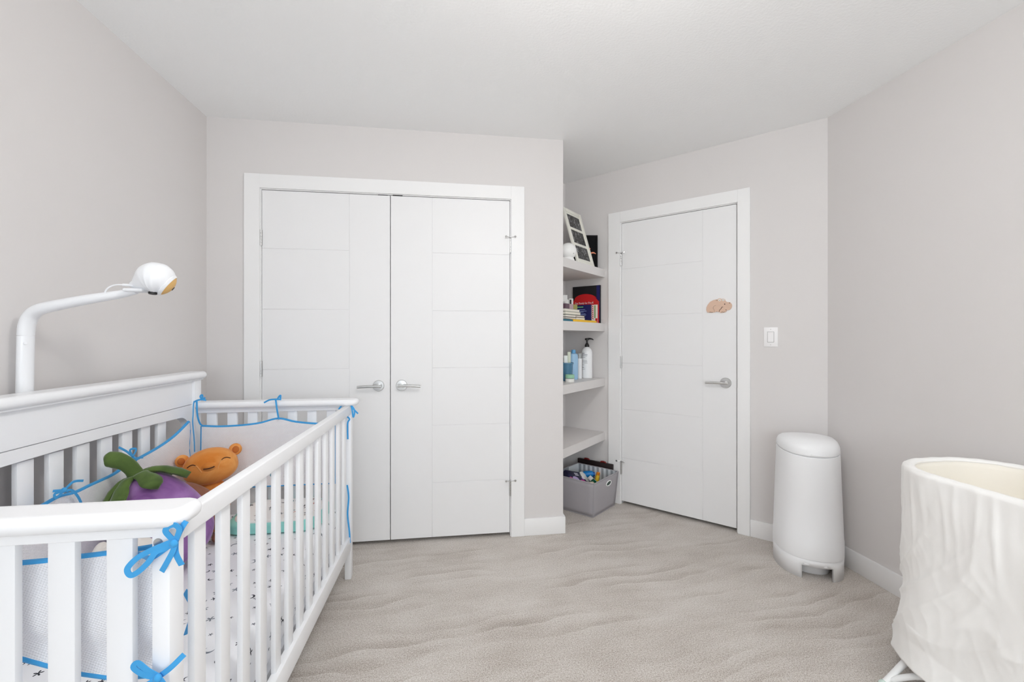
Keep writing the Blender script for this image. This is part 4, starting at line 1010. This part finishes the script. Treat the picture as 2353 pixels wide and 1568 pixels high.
# ------------------------------------------------------------------ books on the second shelf
z2 = TOPS[1]
GBK = 'books on the second shelf'
DWB = lambda v: DW((v[0]-0.022, v[1], v[2]))
def book_dw(name, t0, t1, o0, o1, z0, z1, m, label, pages=True):
    r = thing(name, tuple(DWB(((t0+t1)/2, o0, z0))), label, 'book', GBK)
    obj('cover', box_g(t0, t1, o0, o1, z0, z1, 0.0012, 1, f=DWB), m, r)
    if pages: obj('pages', box_g(t0+0.002, t1+0.0015, o0+0.002, o1-0.002, z0+0.003, z1-0.003, f=DWB), mat('book_pages', (235,230,218), 0.8), r, smooth=0)
    return r
DKB = mat('black_book_cover', (16,16,22), 0.6, vary=0.3, vscale=60); NVB = mat('navy_book_cover', (24,28,92), 0.4); RED = mat('red_book_cover', (196,22,28), 0.45)
db = book_dw('picture_book', 1.386, 1.618, 0.006, 0.022, z2, z2+0.288, DKB, 'tall black picture book leaning on the wall behind the red workbook')
obj('print', box_g(1.388, 1.415, 0.022, 0.0226, z2+0.02, z2+0.285, f=DWB), NVB, db, smooth=0)
rb = thing('workbook', tuple(DW((1.5,0.03,z2))), 'red arched workbook with white title lettering', 'book', GBK)
arcp = [(1.392,z2),(1.608,z2),(1.608,z2+0.165),(1.585,z2+0.198)] + [(1.50+0.085*cos(a)*0.98, z2+0.197+0.026*sin(a)) for a in [radians(180-k*15) for k in range(1,12)]][::-1][::-1] + [(1.415,z2+0.198),(1.392,z2+0.165)]
arcp = [(1.392,z2),(1.608,z2),(1.608,z2+0.165),(1.588,z2+0.185)] + [(1.50+0.088*cos(a), z2+0.185+0.040*sin(a)) for a in [radians(15*k) for k in range(1,12)]] + [(1.412,z2+0.185),(1.392,z2+0.165)]
obj('cover', prism(arcp, lambda p: DW((p[0]-0.022,0.026,p[1])), lambda p: DW((p[0]-0.022,0.046,p[1]))), RED, rb, smooth=25)
obj('white_panel', box_g(1.394, 1.606, 0.046, 0.0466, z2+0.002, z2+0.140, f=DWB), mat('white_card_print', (236,232,224), 0.6), rb, smooth=0)
obj('barber_stripe', box_g(1.4265, 1.4420, 0.0466, 0.0474, z2+0.03, z2+0.138, f=DWB), stripes('candy_stripe', (190,20,30), (240,236,230), (0.5,-0.5,0.9), 75, 0.5), rb, smooth=0)
obj('green_strip', box_g(1.412, 1.4200, 0.0466, 0.0474, z2+0.04, z2+0.135, f=DWB), mat('green_print', (80,140,60), 0.6), rb, smooth=0)
obj('red_tab', box_g(1.396, 1.412, 0.0466, 0.0478, z2+0.006, z2+0.038, f=DWB), RED, rb, smooth=0)
WP = mat('white_lettering', (240,240,238), 0.6)
text('lettering', 'Get Ready for Pre-K', 0.0215, lambda p: DW((1.484 - p[0], 0.0468, z2+0.1555 + p[1])), WP, rb, xs=0.88)
nb = book_dw('navy_book', 1.442, 1.612, 0.0500, 0.062, z2+0.016, z2+0.142, NVB, 'navy blue book with lines of pale text in front of the red workbook')
obj('print', box_g(1.505, 1.555, 0.062, 0.0626, z2+0.122, z2+0.129, f=DWB), mat('pale_green_print', (120,200,130), 0.6), nb, smooth=0)
PB = mat('pale_blue_print', (150,170,220), 0.6)
for k, (wd, zz) in enumerate(((0.082,0.104),(0.105,0.092),(0.055,0.086),(0.088,0.072),(0.10,0.064),(0.085,0.056))):
    obj('print', box_g(1.53-wd/2, 1.53+wd/2, 0.062, 0.0625, z2+zz, z2+zz+0.0034, f=DWB), PB, nb, smooth=0)
def sbook(name, u0, u1, v0, v1, za, zb, m, label, pages=True):
    r = thing(name, tuple(SH(((u0+u1)/2, (v0+v1)/2, za))), label, 'book', GBK)
    h = zb-za
    obj('cover', join(box_g(u0, u1, v0, v1, za, za+min(0.003,h*0.2), f=SH), box_g(u0, u1, v0, v1, zb-min(0.003,h*0.2), zb, f=SH), box_g(u0, u1, v1-0.003, v1, za+min(0.003,h*0.2), zb-min(0.003,h*0.2), f=SH)), m, r, smooth=0)
    obj('pages', box_g(u0+0.002, u1-0.002, v0+0.002, v1-0.003, za+min(0.003,h*0.2), zb-min(0.003,h*0.2), f=SH), MATS['book_pages'], r, smooth=0)
    return r
YEL = mat('yellow_book_cover', (240,190,30), 0.5)
yb_ = thing('yellow_book', tuple(SH((0.30,0.06,z2))), 'thin yellow book lying flat at the front of the second shelf', 'book', GBK)
obj('cover', box_g(0.115, 0.462, 0.012, 0.15, z2+0.0005, z2+0.0155, 0.001, 1, f=SH), YEL, yb_)
tb_ = thing('teal_book', tuple(SH((0.53,0.06,z2))), 'thin teal book lying flat beside the yellow book', 'book', GBK)
obj('cover', box_g(0.468, 0.60, 0.012, 0.12, z2+0.0005, z2+0.013, 0.001, 1, f=SH), mat('teal_book_cover', (30,110,130), 0.5), tb_)
B1 = mat('brown_book_cover', (96,70,62), 0.5); B2 = mat('grey_book_cover', (170,168,164), 0.5); B3 = mat('olive_book_cover', (150,146,70), 0.5, vary=0.2, vscale=90); B4 = mat('sage_book_cover', (186,188,170), 0.5)
k = 0
for (u0,u1,za,zb,lb,mm) in ((0.395,0.53,0.016,0.030,'small brown board book lying lowest on the yellow book',B1),(0.395,0.53,0.0303,0.046,'small grey board book lying on the small brown board book',B2),
                        (0.262,0.388,0.016,0.032,'small pale board book on the yellow book below the dark one',B2),(0.268,0.39,0.0323,0.047,'small dark brown board book resting on the pale one',B1)):
    sbook('board_book', u0, u1, 0.03, 0.13, z2+za, z2+zb, mm, lb)
sbook('board_book', 0.33, 0.535, 0.028, 0.14, z2+0.0475, z2+0.066, B4, 'wide sage book lying across the small board books')
sbook('board_book', 0.34, 0.54, 0.03, 0.14, z2+0.0663, z2+0.085, B2, 'wide grey book lying on the wide sage book')
for q in range(3):
    u = 0.365 + q*0.055
    o = obj('mini_book', box_g(u, u+0.052, 0.035, 0.10, z2+0.0855, z2+0.118, 0.001, 1, f=SH), [B3, mat('mauve_book_cover',(176,150,156),0.5,vary=0.2,vscale=120), B3][q] if q != 2 else mat('dark_mauve_cover',(96,70,84),0.5), base=tuple(SH((u+0.026,0.07,z2+0.0855))))
    tag(o, ['little olive book on top of the wide grey book', 'little mauve book beside the little olive book', 'little dark purple book at the end of the little books'][q], 'book', GBK)
wb = thing('white_carton', (0.792, 2.99, z2), 'white carton with dark print standing at the back of the second shelf', 'box')
obj('carton', box_g(0.745, 0.832, 2.985, 3.055, z2, z2+0.170, 0.001, 1), mat('white_carton_card', (232,232,230), 0.6), wb)
text('lettering', '31', 0.022, lambda p: Vector((0.797+p[0], 2.9846, z2+0.148+p[1])), mat('navy_lettering', (50,56,78), 0.6), wb)
wb2 = obj('small_carton', box_g(0.760, 0.825, 2.995, 3.045, z2+0.1705, z2+0.205, 0.001, 1), MATS['white_carton_card'], base=(0.79,3.02,z2+0.1705)); tag(wb2, 'small white carton sitting on the white carton with dark print', 'box')
bn_ = thing('binder', (0.85, 3.02, z2), 'black and white binder standing beside the white carton', 'binder')
obj('cover', box_g(0.835, 0.866, 2.985, 3.05, z2, z2+0.178, 0.001, 1), MATS['white_carton_card'], bn_)
obj('spine', box_g(0.839, 0.852, 2.9835, 2.986, z2+0.004, z2+0.170), mat('black_spine', (24,24,25), 0.5), bn_, smooth=0)

# ------------------------------------------------------------------ toiletries on the third shelf
z3 = TOPS[2]
pb = thing('pump_bottle', (0.990, 3.048, z3), 'large white lotion bottle with black pump on the third shelf', 'bottle')
pc = (0.990, 3.048, z3)
obj('body', lathe([(0.001,0.0),(0.036,0.0),(0.040,0.004),(0.040,0.185),(0.0385,0.198),(0.033,0.213),(0.024,0.224),(0.017,0.228),(0.017,0.232),(0.001,0.232)], 32, c=pc), mat('white_bottle_plastic', (0.87,0.88,0.89), 0.3, linear=True), pb, smooth=40)
obj('pump', join(lathe([(0.001,0.230),(0.0168,0.230),(0.0168,0.245),(0.011,0.258),(0.0065,0.262),(0.0065,0.284),(0.001,0.284)], 20, c=pc), lathe([(0.001,0.282),(0.0155,0.283),(0.0155,0.296),(0.010,0.299),(0.001,0.299)], 20, c=pc), tube([(0.990,3.048,z3+0.293),(1.008,3.040,z3+0.294),(1.024,3.033,z3+0.291),(1.034,3.029,z3+0.284)], 0.006, 10, scale=[1.2,1.1,0.9,0.4])), BLACK, pb, smooth=45)
LBL = mat('grey_label_print', (120,122,126), 0.7)
vd = Vector((-0.31,-0.95,0)).normalized(); vr = Vector((0.95,-0.31,0))
def lblp(a, z, r=0.0403): return Vector(pc) + (vd*cos(a) + vr*sin(a))*r + Vector((0,0,z))
for k, (z, a0, a1, hh) in enumerate(((0.184,-1.05,-0.45,0.004),(0.174,-1.05,0.1,0.003),(0.166,-1.05,0.05,0.002),(0.155,-1.05,-0.3,0.002),(0.131,-1.05,0.02,0.002),(0.121,-1.05,0.05,0.003),(0.112,-1.05,0.1,0.002),(0.098,-1.05,-0.5,0.003),(0.08,-1.05,-0.55,0.004),(0.068,-1.05,-0.4,0.002))):
    n_ = 10
    V = []; F = []
    for i in range(n_+1):
        a = a0 + (a1-a0)*i/n_; V += [lblp(a, z), lblp(a, z+hh)]
    F = [[2*i, 2*i+2, 2*i+3, 2*i+1] for i in range(n_)]
    obj('label_line', (V, F), LBL, pb, smooth=0, recalc=False)
tu = thing('spray_tube', (0.925, 3.025, z3), 'slim white bottle with clear grey cap beside the pump bottle', 'bottle')
tc_ = (0.925, 3.025, z3)
obj('body', lathe([(0.001,0),(0.018,0),(0.0185,0.003),(0.0185,0.148),(0.001,0.148)], 24, c=tc_), MATS['white_bottle_plastic'], tu)
obj('nozzle', lathe([(0.001,0.148),(0.009,0.148),(0.006,0.172),(0.007,0.184),(0.001,0.185)], 16, c=tc_), MATS['white_bottle_plastic'], tu)
obj('cap', lathe([(0.0170,0.149),(0.0182,0.149),(0.0175,0.185),(0.0005,0.187),(0.0005,0.1855),(0.0163,0.1835)], 20, c=tc_), mat('clear_grey_plastic', (190,196,196), 0.15, alpha=0.45), tu, smooth=40)
bl = thing('blue_bottle', (0.862, 2.965, z3), 'pale blue wash bottle behind the green-lidded jar', 'bottle')
bc = (0.862, 2.965, z3)
PBL = mat('pale_blue_plastic', (160,198,228), 0.35)
obj('body', lathe([(0.001,0),(0.030,0),(0.033,0.006),(0.034,0.10),(0.033,0.165),(0.028,0.183),(0.016,0.190),(0.001,0.190)], 28, c=bc, sx=1.0, sy=0.75), PBL, bl, smooth=40)
obj('cap', lathe([(0.001,0.189),(0.016,0.189),(0.016,0.200),(0.014,0.214),(0.001,0.215)], 20, c=bc), mat('sky_blue_plastic', (96,164,212), 0.35), bl)
cu = thing('plastic_cup', (0.792, 2.875, z3), 'translucent blue plastic cup holding tubes on the third shelf', 'cup')
ucx = (0.790, 2.872, z3)
obj('cup', lathe([(0.001,0.0),(0.034,0.0),(0.040,0.115),(0.044,0.118),(0.044,0.128),(0.0405,0.128),(0.0375,0.116),(0.032,0.003),(0.001,0.003)], 28, c=ucx), mat('translucent_blue_plastic', (88,140,172), 0.25, alpha=0.72), cu, smooth=40)
t1 = tbox('cream_tube', (0.803,2.872,z3+0.125), (0.95,-0.2,0.0), None, (0.28,0.05,1), 0.024, 0.012, 0.155, mat('pale_cream_tube', (206,214,196), 0.4), 'pale cream tube standing in the blue plastic cup', 'tube', 'tubes in the plastic cup', 0.003)
t2 = tbox('cream_tube', (0.776,2.862,z3+0.105), (0.95,-0.2,0.0), None, (0.34,0.0,1), 0.026, 0.012, 0.145, mat('white_teal_tube', (228,234,232), 0.4), 'white tube leaning in the blue plastic cup', 'tube', 'tubes in the plastic cup', 0.003)
t3 = tbox('cream_tube', (0.788,2.884,z3+0.095), (0.95,-0.2,0.0), None, (0.30,0.1,1), 0.020, 0.012, 0.12, mat('teal_tube', (30,140,150), 0.4), 'teal tube between the white and cream tubes in the cup', 'tube', 'tubes in the plastic cup', 0.003)
jr = thing('cream_jar', (0.786, 2.792, z3), 'small white cream jar with pale green lid at the shelf front', 'jar')
jc = (0.786, 2.792, z3)
obj('body', lathe([(0.001,0),(0.029,0),(0.031,0.003),(0.031,0.024),(0.001,0.024)], 28, c=jc), mat('white_glass_jar', (238,238,234), 0.25), jr)
obj('neck', lathe([(0.001,0.023),(0.029,0.023),(0.029,0.028),(0.001,0.028)], 28, c=jc), mat('dark_green_glass', (50,80,60), 0.3), jr)
obj('lid', lathe([(0.001,0.0275),(0.031,0.0275),(0.031,0.049),(0.029,0.051),(0.001,0.051)], 28, c=jc), mat('pale_green_lid', (150,198,166), 0.45), jr)
